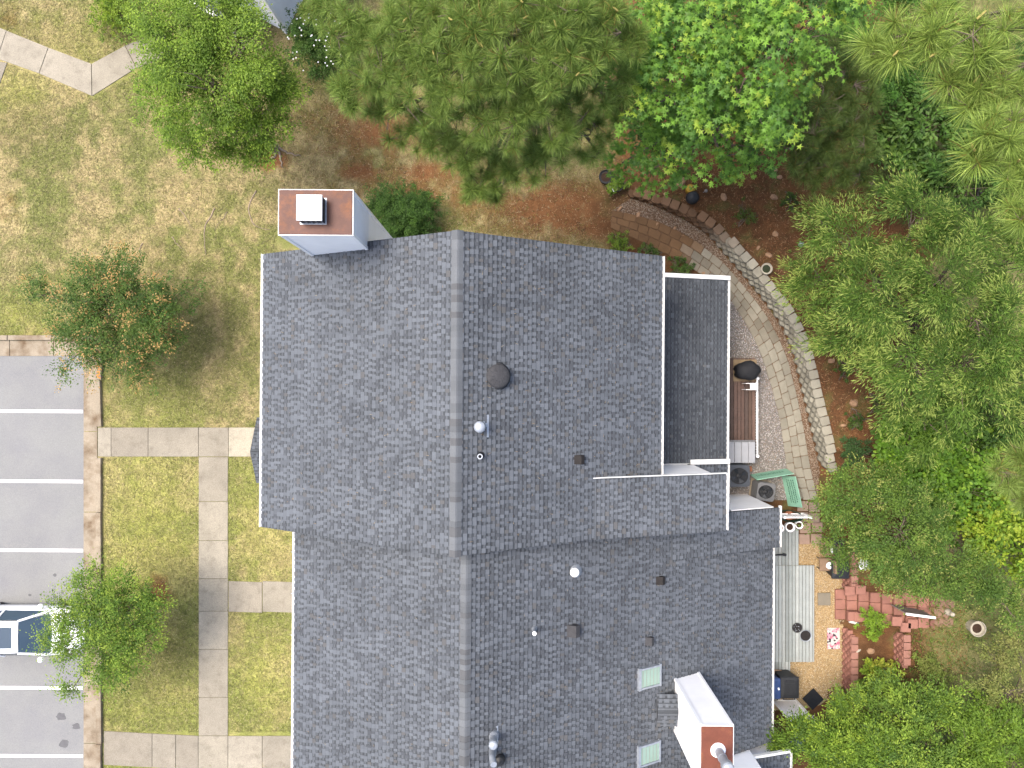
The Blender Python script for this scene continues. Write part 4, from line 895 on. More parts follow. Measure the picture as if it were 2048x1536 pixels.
tree('sparse_tree', (2020, 1380), [(2020, 1380, 3, .9), (2040, 1300, 3, .8), (1990, 1330, 2.6, .5), (2045, 1440, 3, .8)], 9000, .07, [(.16, .19, .075), (.2, .21, .1), (.12, .15, .06)], 'thin twiggy tree with sparse leaves at the right edge above the corner', 'tree', r0=.05, stems=2, ntwig=120)
# shrubs
def shrub(px, py, z, r, n, size, cols, label, shape='oval', name='shrub', **kw):
    b0 = P(px, py, 0); gzv = gz(b0.x, b0.y); bl = [(px, py, gzv+z, r)]
    for k in range(6):
        a = 6.28*k/6+.3; bl.append((px+r*38*.55*math.cos(a), py+r*38*.55*math.sin(a), gzv+z*.8, r*.55))
    return tree(name, P(px, py, gzv), bl, n, size, cols, label, 'shrub', shape=shape, r0=.02, stems=3, ntwig=20, clump=kw.pop('clump', .16), per=kw.pop('per', 40), spread=.36, **kw)
shrub(808, 434, .8, 1.28, 42000, .055, [(.045, .10, .028), (.06, .125, .033), (.035, .08, .022)], 'dense round dark green shrub against the gable by the chimney')
shrub(225, 22, .7, .8, 9000, .06, [(.14, .22, .03), (.18, .26, .035), (.09, .16, .025)], 'trimmed yellow-green shrub at the top left beside the walk')
fb = shrub(640, 95, 1.5, 1.15, 14000, .075, G_DEEP, 'dark flowering shrub with small white blooms by the white house', name='flowering_shrub', clump=.2)
for k in range(45):
    a = random.random()*6.28; r = 1.25*random.random()**.5; c = P(640, 95, 1.5)+Vector((r*math.cos(a), r*math.sin(a), .8*math.sqrt(max(0, 1-(r/1.35)**2))+.15)); b = MB()
    for q in range(5):
        t = 6.28*q/5; b.add([c, c+Vector((.025*math.cos(t-.4), .025*math.sin(t-.4), .01)), c+Vector((.035*math.cos(t), .035*math.sin(t), .015)), c+Vector((.025*math.cos(t+.4), .025*math.sin(t+.4), .01))], [(0, 1, 2, 3)])
    b.build('blossom', M['white'], fb)
shrub(1238, 490, .35, .38, 2500, .05, G_FRESH, 'small bright shrub at the gable corner by the brown pavers', clump=.1)
shrub(1360, 536, .25, .36, 1800, .06, G_DARK, 'low plant between the back wall and the path', clump=.1)
shrub(1300, 505, .2, .25, 900, .06, G_DARK, 'tiny plant under the gable eave near the brown pavers', clump=.1)
shrub(1752, 1246, .35, .42, 2600, .07, [(.12, .21, .03), (.16, .26, .04)], 'bright green shrub on the red terrace beside the steps', clump=.12, shape='oval')
shrub(1752, 1345, .35, .5, 2600, .09, [(.24, .31, .05), (.30, .34, .07), (.16, .25, .04)], 'yellow-green shrub at the lower end of the red terrace', clump=.14)
shrub(1740, 1385, .3, .45, 2000, .12, [(.12, .21, .04), (.09, .16, .03)], 'strappy green plant below the yellow-green terrace shrub', shape='lance', clump=.14)
shrub(1866, 1345, .35, .5, 2000, .08, [(.14, .19, .06), (.17, .2, .08)], 'scraggly weed clump right of the upper red wall', clump=.2)
shrub(1716, 838, .2, .28, 1500, .05, G_DARK, 'small round bush on the bank below the wide oak', clump=.08)
shrub(1752, 805, .18, .2, 700, .05, G_DARK, 'tiny bush on the bank nearest the oak branches', clump=.08)
shrub(1690, 738, .2, .3, 1300, .05, G_DARK, 'small dark bush under the oak edge near the wall', clump=.08)
shrub(1710, 905, .35, .45, 2600, .07, [(.04, .085, .04), (.05, .10, .05)], 'bluish dark shrub on the bank above the fine-leaved tree', clump=.14)
shrub(1490, 432, .12, .35, 700, .06, [(.08, .12, .035), (.06, .1, .03)], 'sprawling weed clump on the bank above the curved wall', clump=.14)
shrub(1582, 405, .2, .25, 900, .06, G_DARK, 'dark low plant on the bank near the oak tips', clump=.1)
# weedy ground cover on the far right
gcp = poly_sample(pxl([(1780, 1235), (1900, 1100), (2300, 900), (2300, 1560), (1780, 1560)]), 14000); gcp = np.concatenate([gcp, poly_sample(pxl([(1650, -100), (2300, -100), (2300, 900), (1850, 900), (1780, 420), (1640, 250)]), 16000)])
n = len(gcp); C = np.stack([gcp[:, 0], gcp[:, 1], ground_h(gcp[:, 0], gcp[:, 1])+.02+.16*rng.random(n)], -1); cl = np.array(G_OLIVE+[(.17, .13, .06), (.1, .12, .04)])
me = leaf_mesh('ground_cover', C, unit(n)*np.array([1, 1, .3]), np.array([0, 0, 1.])+.6*unit(n), .14*(.5+rng.random(n)), 'lance', cl[rng.integers(0, len(cl), n)]*(.7+.5*rng.random((n, 1))))
tag(link('ground_cover', me), 'weedy green ground cover below the trees on the right', 'ground cover', kind='stuff')

# ---- sweetgum with star leaves: the largest 300 are parts
def sweetgum():
    base = P(1405, 262); t = thing('sweetgum_tree', base, 'sweetgum with pale sunlit star-shaped leaves at the top centre right', 'tree')
    bl = [(1400, 120, 10, 1.5), (1325, 190, 9.5, 1.0), (1480, 190, 10, 1.2), (1545, 90, 10, 1.2), (1440, 270, 8, 1.1), (1300, 290, 7, 1.0), (1380, 315, 6.2, .75), (1480, 310, 6.2, .8), (1330, 50, 10.5, 1.2), (1620, 40, 10, 1.2), (1245, 325, 5, .5), (1300, 345, 5, .45), (1560, 220, 8, .8), (1670, 20, 9, .9), (1430, 20, 10.5, 1.2), (1460, 345, 5, .4), (1530, 160, 9, 1), (1265, 110, 8, .9), (1255, 210, 7, .8), (1260, 30, 9, .9), (1350, 250, 6.5, .9), (1420, 200, 8, 1.0)]
    C, D, N_, sz, col, cc = crown(bl, 11500, .20, [(.105, .215, .042), (.085, .18, .04), (.13, .245, .05), (.065, .145, .04)], 'star', clump=.36, per=16, tipcol=(.21, .31, .06), tipfrac=.10, hollow=.55, lo=-.2)
    N_ = np.array([0, 0, 1.])+.45*unit(len(C)); px_ = C[:, 2]; order = np.argsort(-C[:, 2]+.6*rng.random(len(C)))
    T, Fq = TEMPL['star']; big = order[:300]; rest = order[300:]
    base_n = np.array(base)
    me = leaf_mesh('crown', C[rest]-base_n, D[rest]*np.array([1, 1, .5]), N_[rest], sz[rest], 'star', col[rest]); tag(link('crown', me, t), kind='stuff')
    var = []
    for k in range(5):
        c = [(.13, .245, .05), (.105, .215, .042), (.21, .31, .06), (.085, .18, .04), (.16, .27, .055)][k]
        var.append(fast_mesh('leaf', T, Fq, M['leaf'], np.tile(np.array(c), (len(T), 1))))
    for i in big:
        d = Vector(D[i]*np.array([1, 1, .5])).normalized(); nn = Vector(N_[i]); bb = nn.cross(d).normalized(); n2 = d.cross(bb); o = link('leaf', var[random.randrange(5)], t, Vector(C[i])); o.rotation_euler = Matrix((d, bb, n2)).transposed().to_euler(); s = float(sz[i]); o.scale = (s, s, s)
    limbs(base, bl, cc, .15, ntwig=80).build('trunk', M['bark'], t)
sweetgum()

# ---- pines: every bunch of needles is a part
def tuft_mesh(cols, n=120, seed=0, bend=.22, wid=.0085):
    r = np.random.default_rng(seed); az = r.random(n)*6.28; el = np.arccos(1-1.25*r.random(n)); L = .85+.3*r.random(n)
    d = np.stack([np.sin(el)*np.cos(az), np.sin(el)*np.sin(az), np.cos(el)], -1); root = np.stack([0*az, 0*az, -.28+.3*r.random(n)], -1)+.02*r.normal(size=(n, 3))
    side = np.cross(d, r.normal(size=(n, 3))); side /= np.linalg.norm(side, axis=1, keepdims=True); w = wid*(.7+.6*r.random((n, 1)))
    mid = root+d*(L*.55)[:, None]; tip = root+d*L[:, None]-np.array([0, 0, bend])*(np.sin(el)*L)[:, None]
    V = np.stack([root-side*w, root+side*w, mid-side*w*1.1, mid+side*w*1.1, tip], 1).reshape(-1, 3)
    Fq = np.array([(0, 1, 3), (0, 3, 2), (2, 3, 4)]); Fa = (Fq[None]+5*np.arange(n)[:, None, None]).reshape(-1, 3)
    c = np.array(cols)[r.integers(0, len(cols), n)]*(.75+.5*r.random((n, 1))); c = np.repeat(c, 5, 0)
    # bud at the shoot tip
    k = len(V); bud = np.array([(.035, 0, -.05), (-.02, .03, -.05), (-.02, -.03, -.05), (0, 0, .14)]); V = np.concatenate([V, bud]); Fa = np.concatenate([Fa, np.array([(0, 1, 3), (1, 2, 3), (2, 0, 3)])+k]); c = np.concatenate([c, np.tile(np.array([.34, .19, .06]), (4, 1))])
    return fast_mesh('needle_tuft', V, Fa, M['needle'], c)
def pine(base, blobs, ntuft, rad, cols, label, trunk_h, seed, r0=.16, nstuff=0, candles=0, upk=.9):
    base = Vector((base[0], base[1], gz(base[0], base[1]))); t = thing('pine_tree', base, label, 'tree', 'pines')
    var = [tuft_mesh(list(cols)*4+([(.20, .13, .06)] if k % 3 == 0 else []), (230, 170, 130, 200, 95, 210, 150, 180)[k], seed*10+k, (.22, .35, .1, .28, .4, .18, .3, .25)[k]) for k in range(8)]
    ar = np.array([b[3]**2 for b in blobs]); cnt = rng.multinomial(ntuft+nstuff, ar/ar.sum()); bm = MB(); bm.smooth = True
    bm.tube([base-Vector((0, 0, .3)), base+Vector((0, 0, trunk_h*.5)), base+Vector((0, 0, trunk_h))], [r0*1.4, r0, r0*.3], 9)
    items = []
    for (px, py, z, r), c in zip(blobs, cnt):
        o = P(px, py, z); tz = max(base.z+1.5, min(trunk_h-.5, z-1.2)); s = Vector((base.x, base.y, tz)); m = s.lerp(o, .5)+Vector((random.uniform(-.3, .3), random.uniform(-.3, .3), -.1)); bm.tube([s, m, o], [.07, .05, .03], 6, cap=False)
        sub = []
        for q in range(max(2, c//5)):
            d = unit(1)[0]; e = o+Vector((d[0]*r*.7, d[1]*r*.7, d[2]*r*.35)); sub.append(e); bm.tube([m.lerp(o, random.uniform(.4, 1)), o.lerp(e, .5)+Vector((0, 0, .05)), e], [.028, .02, .012], 5, cap=False)
        for q in range(c):
            d = unit(1)[0]; d[2] = abs(d[2])*1.2-.35; pt = o+Vector(d*np.array([r, r, r*.5]))*random.uniform(.45, 1.0); e = min(sub, key=lambda v: (v-pt).length); bm.tube([e, pt], [.012, .008], 4, cap=False)
            up = (Vector((0, 0, upk))+(pt-Vector((base.x, base.y, pt.z))).normalized()*.55+Vector(unit(1)[0])*.45).normalized(); items.append((pt, up))
    items.sort(key=lambda i: -i[0].z); tr = bm.build('trunk', M['bark'], t)
    objs = items[:min(ntuft, 300)]; rest = items[min(ntuft, 300):]
    for i, (pt, up) in enumerate(objs):
        o = link('needle_tuft', var[i % 8], t, pt); s = rad*random.choice((.62, .8, .9, 1.0, 1.1, 1.25))*random.uniform(.93, 1.07); o.scale = (s, s, s); o.rotation_euler = (up.to_track_quat('Z', 'Y')@Matrix.Rotation(random.random()*6.28, 4, 'Z').to_quaternion()).to_euler()
        if candles and i % max(1, len(objs)//candles) == 0:
            b = MB(); q = pt+up*rad*.25; e = q+Vector((random.uniform(-1, 1), random.uniform(-1, 1), .3)).normalized()*.16*rad/.4; b.tube([q, q.lerp(e, .5), e], [.022, .026, .012], 6); b.build('pollen_cone', M['pollen'], t)
    if rest:
        V, Fa, Cc = [], [], []; n = 0
        for i, (pt, up) in enumerate(rest):
            me = var[i % 8]; co = np.zeros(len(me.vertices)*3, np.float32); me.vertices.foreach_get('co', co); co = co.reshape(-1, 3); fi = np.zeros(len(me.polygons)*3, np.int32); me.loops.foreach_get('vertex_index', fi); ca = np.zeros(len(co)*4, np.float32); me.color_attributes['Col'].data.foreach_get('color', ca)
            s = rad*random.uniform(.75, 1.15); Rm = np.array(up.to_track_quat('Z', 'Y').to_matrix()); V.append(co*s@Rm.T+np.array(pt-base)); Fa.append(fi.reshape(-1, 3)+n); n += len(co); Cc.append(ca.reshape(-1, 4)[:, :3])
        tag(link('crown', fast_mesh('crown', np.concatenate(V), np.concatenate(Fa), M['needle'], np.concatenate(Cc)), t), kind='stuff')
    return t
PN = [(.15, .215, .068), (.12, .185, .055), (.185, .25, .085), (.10, .16, .048)]
pine((.7, 9.4), [(760, 100, 10.6, 1.2), (700, 185, 10, .6), (850, 160, 10.6, 1.2), (1000, 80, 11.5, 1.2), (1130, 110, 11.5, 1.2), (1000, 210, 10.2, 1.2), (1120, 220, 10, 1.0), (1210, 150, 10, .8), (870, 260, 8.8, .85), (960, 370, 8.0, .5), (1080, 310, 8.4, .8), (1180, 280, 8.4, .7), (780, 220, 9, .8), (800, 275, 8.4, .4), (700, 60, 10.6, .8), (920, 30, 11.5, 1.1), (1200, 40, 11.5, .9), (1240, 220, 9, .5), (640, 20, 10, .5), (840, 60, 11, 1.1), (940, 290, 8.6, .8), (1060, 150, 10.6, 1.2), (920, 120, 11, 1.2), (1010, 340, 8.0, .6), (1060, 0, 12, 1.0), (1130, 20, 12, .9), (950, 395, 7.4, .4), (990, 380, 7.4, .4), (1240, 90, 11, .7)], 300, .40, PN, 'large long-needled pine over the red soil at the top centre', 15, 1, .17, nstuff=620, candles=22)
pine((18.6, 9.6), [(1790, 75, 14.5, .45), (1870, 60, 14.8, .55), (1940, 80, 15, .6), (1930, 170, 14.6, .5), (1990, 150, 14.8, .55), (2000, 260, 15, .6), (1960, 320, 14.6, .35), (2040, 340, 15, .45), (2045, 430, 15, .3), (2040, 40, 15.2, .5), (1760, 100, 14.2, .3), (2040, 210, 14.6, .5)], 90, .46, [(.20, .275, .085), (.165, .235, .07), (.25, .32, .11), (.13, .19, .055)], 'tall bright pine bough reaching in at the upper right edge', 18, 2, .18, candles=10)
pine((9.4, 9.2), [(1640, 220, 6.4, 1.3), (1600, 300, 5.6, .8), (1700, 290, 5.8, 1.0), (1660, 130, 6.4, 1.1), (1620, 350, 5.0, .6), (1720, 200, 6.4, .9), (1560, 250, 5.6, .6), (1690, 345, 5, .7), (1735, 365, 4.6, .6), (1640, 300, 5.4, .8), (1740, 120, 6.4, .8)], 240, .38, [(.085, .13, .045), (.07, .105, .036), (.105, .15, .055)], 'shaded dark pine between the sweetgum and the bright pine', 6.2, 3, .12)
pine((17.5, -2.6), [(2000, 950, 11.5, .35), (2040, 900, 11.5, .35), (2040, 990, 11.2, .4), (2060, 940, 11.6, .4)], 22, .44, [(.17, .23, .08), (.14, .2, .06), (.2, .26, .1)], 'pine bough reaching in from the right edge below the oak', 14, 4, .15)

# ---- surface roots on the lawn
rt = thing('tree_roots', P(548, 305), 'pale roots spreading from the leafy tree over the lawn', 'roots')
def wig(pts, r):
    b = MB(); b.smooth = True; q, L = resample([P(*p) for p in pts], 14)
    q = [v+Vector((random.uniform(-.035, .035), random.uniform(-.035, .035), .012)) for v in q]; b.tube(q, [lerp(r, r*.35, i/13) for i in range(14)], 6); b.build('root', M['barkpale'], rt)
for pts, r in (([(548, 290), (552, 310), (536, 325)], .09), ([(550, 290), (560, 312), (565, 335)], .07), ([(552, 288), (572, 305), (600, 312)], .06), ([(546, 288), (535, 305), (515, 318)], .05), ([(512, 380), (497, 410), (505, 450), (540, 460)], .035), ([(430, 418), (412, 450), (408, 480), (412, 512)], .035), ([(357, 418), (375, 440), (385, 458)], .025), ([(345, 474), (355, 490), (370, 500)], .022), ([(285, 487), (280, 497), (284, 508)], .03), ([(455, 425), (438, 445), (430, 460)], .02)): wig(pts, r)

# ------------------------------------------------------------------ parked car
def car():
    c = P(-20, 1249); fx = -16.72; cy = -9.62; w = .93; L = 4.7
    t = thing('parked_car', (fx-L/2, cy, 0), 'white parked car with sunroof, nose under the young tree', 'car')
    xs = [0, .05, .18, .5, 1.0, 1.25, 2.2, 3.4, 4.1, 4.5, 4.66, 4.7]; hw = [.62, .74, .84, .90, .92, .925, .93, .93, .90, .84, .76, .66]; zt = [.62, .70, .78, .86, .93, .96, .97, .98, 1.0, .98, .9, .8]
    b = MB(); b.smooth = True; vs = []; n = 11
    for x, h, z in zip(xs, hw, zt):
        sec = [(-.80, .22), (-.98, .34), (-1.0, .58), (-.985, z-.12), (-.93, z-.03), (-.55, z+.015), (0, z+.03), (.55, z+.015), (.93, z-.03), (.985, z-.12), (1.0, .58), (.98, .34), (.80, .22)]
        sec = [(a, min(zz, z+.04)) for a, zz in sec]; n = len(sec)
        vs += [(fx-x, cy+a*h, zz) for a, zz in sec]
    fs = []
    for i in range(len(xs)-1):
        for k in range(n): fs.append((i*n+k, i*n+(k+1) % n, (i+1)*n+(k+1) % n, (i+1)*n+k))
    fs += [tuple(range(n)), tuple(range((len(xs)-1)*n, len(xs)*n))[::-1]]
    b.add(vs, fs); b.build('body', M['carpaint'], t)
    # cabin
    sec = [(1.12, .82, .97), (2.05, .60, 1.46), (2.9, .60, 1.50), (3.6, .58, 1.45), (4.35, .72, 1.02)]
    g = MB(); vs = []
    for x, h, z in sec: vs += [(fx-x, cy-h, z), (fx-x, cy+h, z)]
    lo = [(fx-1.12, cy-.84, .95), (fx-1.12, cy+.84, .95), (fx-4.35, cy-.80, .97), (fx-4.35, cy+.80, .97)]
    # roof panel
    r = MB(); r.smooth = True; rs = [(2.03, .60, 1.455), (2.2, .61, 1.485), (2.9, .62, 1.51), (3.5, .60, 1.475), (3.65, .58, 1.44)]; vs = []
    for x, h, z in rs: vs += [(fx-x, cy-h, z-.05), (fx-x, cy-h*.9, z), (fx-x, cy, z+.02), (fx-x, cy+h*.9, z), (fx-x, cy+h, z-.05)]
    r.add(vs, [(i*5+k, i*5+k+1, (i+1)*5+k+1, (i+1)*5+k) for i in range(4) for k in range(4)]); r.build('roof', M['carpaint'], t)
    b = MB(); b.add([(fx-1.14, cy-.76, .985), (fx-1.05, cy, 1.0), (fx-1.14, cy+.76, .985), (fx-2.03, cy+.57, 1.45), (fx-2.0, cy, 1.475), (fx-2.03, cy-.57, 1.45)], [(0, 1, 4, 5), (1, 2, 3, 4)]); b.build('windshield', M['glass'], t)
    b = MB(); b.add([(fx-4.35, cy-.70, 1.01), (fx-3.66, cy-.55, 1.43), (fx-3.66, cy+.55, 1.43), (fx-4.35, cy+.70, 1.01)], [(0, 1, 2, 3)]); b.build('rear_window', M['glass'], t)
    for s in (-1, 1):
        b = MB(); b.add([(fx-1.30, cy+s*.86, .97), (fx-2.06, cy+s*.635, 1.41), (fx-2.85, cy+s*.65, 1.45), (fx-2.85, cy+s*.88, .97)], [(0, 1, 2, 3)]); b.build('side_window', M['glass'], t)
        b = MB(); b.add([(fx-2.92, cy+s*.88, .97), (fx-2.92, cy+s*.65, 1.45), (fx-3.6, cy+s*.62, 1.41), (fx-4.15, cy+s*.84, .98)], [(0, 1, 2, 3)]); b.build('side_window', M['glass'], t)
        for a, q in (((fx-1.16, cy+s*.84, .96), (fx-2.05, cy+s*.61, 1.45)), ((fx-2.88, cy+s*.885, .96), (fx-2.88, cy+s*.645, 1.46)), ((fx-4.3, cy+s*.80, .97), (fx-3.64, cy+s*.595, 1.44))):
            b = MB(); b.tube([a, q], .045, 6); b.build('pillar', M['carpaint'], t)
        b = MB(); b.smooth = True; b.lathe((fx-1.48, cy+s*1.02, .98), [(.02, -.09), (.10, -.06), (.12, 0), (.10, .07), (.02, .09)], 10); b.build('mirror', M['carpaint'], t)
        b = MB(); b.add([(fx-.06, cy+s*.42, .68), (fx-.10, cy+s*.74, .70), (fx-.34, cy+s*.80, .83), (fx-.22, cy+s*.48, .82)], [(0, 1, 2, 3)]); b.build('headlight', M['galv'], t)
        for x in (.85, 3.75):
            wv = MB(); wv.lathe((fx-x, cy+s*.80, .32), [(.20, -.11), (.32, -.10), (.33, 0), (.32, .10), (.20, .11)], 20, axis=Vector((0, 1, 0))); wo = wv.build('wheel', M['tyre'], t)
            wv = MB(); wv.lathe((fx-x, cy+s*.80, .32), [(.03, -.1), (.2, -.115), (.2, .115), (.03, .1)], 16, axis=Vector((0, 1, 0))); wv.build('rim', M['galv'], wo)
    b = MB(); b.add([(fx-2.25, cy-.40, 1.517), (fx-2.25, cy+.40, 1.517), (fx-2.95, cy+.40, 1.532), (fx-2.95, cy-.40, 1.532)], [(0, 1, 2, 3)]); b.build('sunroof', M['glass'], t)
car()

# ------------------------------------------------------------------ back yard furniture
def boards(parent, x0, x1, y0, y1, z, th, wd, m, cols, gap=.018):
    x = x0
    while x < x1-.03:
        w = min(wd, x1-x); b = MB(); c = np.array(random.choice(cols))*random.uniform(.85, 1.15); b.box((x+w/2, (y0+y1)/2, z-th/2), (w-gap, abs(y1-y0), th), 0, tuple(c), bev=.004); b.build('deck_board', M[m], parent); x += wd
dk = thing('deck', P(1485, 800), 'small dark brown plank deck with white railing behind the house', 'deck')
a = P(1452, 716, .28); e = P(1512, 925, .28)
boards(dk, 7.62, e.x, e.y, a.y, .28, .035, .145, 'deckbrown', [(.13, .085, .065), (.10, .07, .058), (.155, .10, .08)])
for y in (a.y-.1, (a.y+e.y)/2, e.y+.1):
    b = MB(); b.box(((7.62+e.x)/2, y, .12), (e.x-7.62-.02, .05, .24)); b.build('joist', M['greywood'], dk)
rx = P(1514, 0, .4).x; ya, yb = P(0, 757, .4).y, P(0, 912, .4).y
b = MB(); b.box((rx, (ya+yb)/2, .42), (.055, ya-yb, .05)); rl = b.build('railing', M['white'], dk)
y = ya-.05
while y > yb:
    b = MB(); b.box((rx, y, .335), (.03, .03, .13)); b.build('baluster', M['white'], rl); y -= .11
for yy in (ya, yb):
    b = MB(); b.box((rx, yy, .24), (.085, .085, .46)); b.build('post', M['white'], rl)
    b = MB(); b.lathe((rx, yy, .47), [(.065, 0), (.065, .02), (.02, .05)], 10); b.build('post_cap', M['white'], rl)
b = MB(); c = P(1490, 741, .30); b.box((c.x, c.y, .294), (.92, .86, .025)); b.build('plywood_board', M['board'], None, 'tan plywood board under the covered grill on the deck', 'board')
def grill():
    c = P(1497, 741, .9); t = thing('grill', (c.x, c.y, .31), 'kettle shaped grill under a black cloth cover on the deck', 'grill')
    n = 28; b = MB(); b.smooth = True; prof = [(.36, .0), (.40, .25), (.42, .5), (.41, .62), (.36, .72), (.26, .80), (.12, .84), (.01, .85)]; vs = []
    for i, (r, z) in enumerate(prof):
        for k in range(n):
            a = 2*math.pi*k/n; f = 1+(.10*math.sin(5*a+1)+.05*math.sin(9*a+i))*(1-z*.8); vs.append((c.x+r*f*1.12*math.cos(a), c.y+r*f*.9*math.sin(a), .31+z))
    fs = [(i*n+k, i*n+(k+1) % n, (i+1)*n+(k+1) % n, (i+1)*n+k) for i in range(len(prof)-1) for k in range(n)]+[tuple(range((len(prof)-1)*n, len(prof)*n)), tuple(range(n))[::-1]]
    b.add(vs, fs); cv = b.build('cover', M['cloth'], t)
    for k in range(9):
        a = 2*math.pi*k/9+.2; q = [(c.x+.10*math.cos(a), c.y+.08*math.sin(a), 1.155), (c.x+.30*math.cos(a+.1), c.y+.25*math.sin(a+.1), 1.09), (c.x+.44*math.cos(a), c.y+.36*math.sin(a), .9)]; bb = MB(); bb.tube(q, [.006, .014, .008], 5); bb.build('cover_fold', M['cloth'], cv)
grill()
c = P(1504, 773, .8); t = thing('side_table', (c.x, c.y, .28), 'small white folding shelf beside the covered grill', 'table')
b = MB(); b.box((c.x+.08, c.y, .80), (.30, .27, .03), bev=.006); b.build('table_top', M['white'], t)
for sx in (-.22, .2):
    for sy in (-.12, .12):
        b = MB(); b.box((c.x+sx, c.y+sy, .53), (.022, .022, .5)); b.build('leg', M['white'], t)
for sy in (-.12, .12):
    b = MB(); b.box((c.x, c.y+sy, .79), (.46, .02, .02)); b.build('rail', M['white'], t)
c0 = P(1455, 884, .85); c1 = P(1511, 926, .85); t = thing('deck_box', ((c0.x+c1.x)/2, (c0.y+c1.y)/2, .28), 'pale grey ribbed storage box at the end of the brown deck', 'storage box')
b = MB(); b.box(((c0.x+c1.x)/2, (c0.y+c1.y)/2, .54), (c1.x-c0.x-.06, c0.y-c1.y-.05, .5), bev=.01); b.build('box_body', M['greybox'], t)
for k in range(4):
    w = (c1.x-c0.x)/4; b = MB(); b.box((c0.x+w*(k+.5), (c0.y+c1.y)/2, .82), (w-.012, c0.y-c1.y, .06), bev=.015); b.build('lid_panel', M['greybox'], t)
b = MB(); b.box(((c0.x+c1.x)/2, c0.y+.04, .80), (c1.x-c0.x, .06, .05)); b.build('lid_hinge', M['ac'], t)
def ac(cx, cy, wx, h, m, rot, label, bf):
    c = P(cx, cy, h); t = thing('air_conditioner', (c.x, c.y, 0), label, 'air conditioner', 'air conditioning units', rot)
    def L(x, y, z): return Vector((c.x+x, c.y+y, z))
    b = MB(); q = wx/2; r = q*.28; poly = []
    for sx, sy, a0 in ((1, 1, 0), (-1, 1, 90), (-1, -1, 180), (1, -1, 270)):
        for k in range(4): a = math.radians(a0+k*30); poly.append((c.x+sx*(q-r)+r*math.cos(a), c.y+sy*(q-r)+r*math.sin(a)))
    b.prism(poly, .03, h-.05, inset=.01); b.build('casing', M[m], t)
    k = 0
    while .1+k*.07 < h-.1:
        bb = MB(); pl = [(c.x+(p[0]-c.x)*1.012, c.y+(p[1]-c.y)*1.012) for p in poly]; bb.prism(pl, .1+k*.07, .125+k*.07); bb.build('louvre', M[m], t); k += 1
    n = 16; ring = [(c.x+q*.86*math.cos(2*math.pi*i/n), c.y+q*.76*math.sin(2*math.pi*i/n)) for i in range(n)]
    # top lid ring with circular opening
    outer = [poly[i] for i in range(16)]; 
    def ang(p): return math.atan2(p[1]-c.y, p[0]-c.x)
    outer = sorted(outer, key=ang); ring = sorted(ring, key=ang)
    vs = [(p[0], p[1], h) for p in outer]+[(p[0], p[1], h) for p in ring]+[(p[0], p[1], h-.05) for p in outer]+[(p[0], p[1], h-.16) for p in ring]
    b = MB(); b.add(vs, [(i, (i+1) % n, n+(i+1) % n, n+i) for i in range(n)]+[(2*n+i, 2*n+(i+1) % n, (i+1) % n, i) for i in range(n)]+[(n+i, n+(i+1) % n, 3*n+(i+1) % n, 3*n+i) for i in range(n)]); b.build('top_lid', M[m], t)
    b = MB(); b.lathe(L(0, 0, h-.048), [(q*.85, 0), (q*.85, .002)], 24); b.build('fan_well', M['blackmetal'], t)
    b = MB(); b.lathe(L(0, 0, h-.04), [(q*.2, 0), (q*.2, .05), (q*.12, .06)], 16); hub = b.build('fan_hub', M['blackmetal'], t)
    for kk in range(bf):
        a = 2*math.pi*kk/bf+.5; bb = MB(); pts = []
        for (rr, da, z) in ((.22, -.25, .0), (.72, -.42, .0), (.72, .25, .03), (.22, .25, .03)): pts.append(L(q*rr*math.cos(a+da), q*rr*math.sin(a+da), h-.035+z))
        bb.add(pts, [(0, 1, 2, 3)]); bb.build('fan_blade', M['fan'], hub)
    for rr in (.3, .45, .6):
        bb = MB(); pts = [L(q*rr*math.cos(2*math.pi*i/20), q*rr*math.sin(2*math.pi*i/20), h+.008) for i in range(21)]; bb.tube(pts, .003, 4, cap=False); bb.build('grille_ring', M[m], t)
    b = MB(); b.box((c.x, c.y, .015), (wx*1.15, wx*1.15, .05)); b.build('pad', M['kerb'], t)
ac(1478, 952, .84, .85, 'acdark', 0, 'dark blue-grey air conditioner tucked under the low gutter', 4)
ac(1532, 984, .70, .72, 'ac', math.radians(-8), 'grey air conditioner inside the mint green boards', 3)
for (pa, pb, lab) in (((1508, 956), (1586, 947), 'mint green board standing above the grey air conditioner'), ((1584, 955), (1597, 1012), 'mint green board with dark lettering beside the paver path')):
    a = P(*pa, 0); e = P(*pb, 0); d = (e-a); L_ = d.length; d.normalize(); nn = Vector((-d.y, d.x, 0)); top = Vector((-.10 if pa[0] > 1550 else 0, .0 if pa[0] > 1550 else .12, .78)); t = thing('green_board', (a+e)/2, lab, 'board', 'mint green boards')
    if pa[0] > 1550: a = P(1563, 952, 0); e = P(1576, 1012, 0); top = Vector((.22, .08, .82))
    else: a = P(1500, 950, 0); e = P(1572, 938, 0); top = Vector((.0, -.10, .80))
    b = MB(); th = Vector((0, 0, 0))+nn*.025; b.add([a, e, e+top, a+top, a+th, e+th, e+top+th, a+top+th], [(0, 1, 2, 3), (7, 6, 5, 4), (3, 2, 6, 7), (0, 3, 7, 4), (1, 5, 6, 2), (0, 4, 5, 1)]); b.build('panel', M['green'], t)
    w_ = (e-a); fn = w_.cross(top).normalized(); fn = fn if fn.dot(Vector((-1, .6, .3))) > 0 else -fn
    for r in range(4):
        u = .1
        while u < .85:
            l = random.uniform(.02, .07); v = .82-r*.15-random.uniform(0, .03)
            if pa[0] > 1550 or r > 1:
                pts = [a+w_*u+top*v+fn*.028, a+w_*(u+l)+top*(v+.03)+fn*.028]; bb = MB(); bb.tube(pts, .012, 4); bb.build('letter_stroke', M['ink'], t)
            u += l+.02
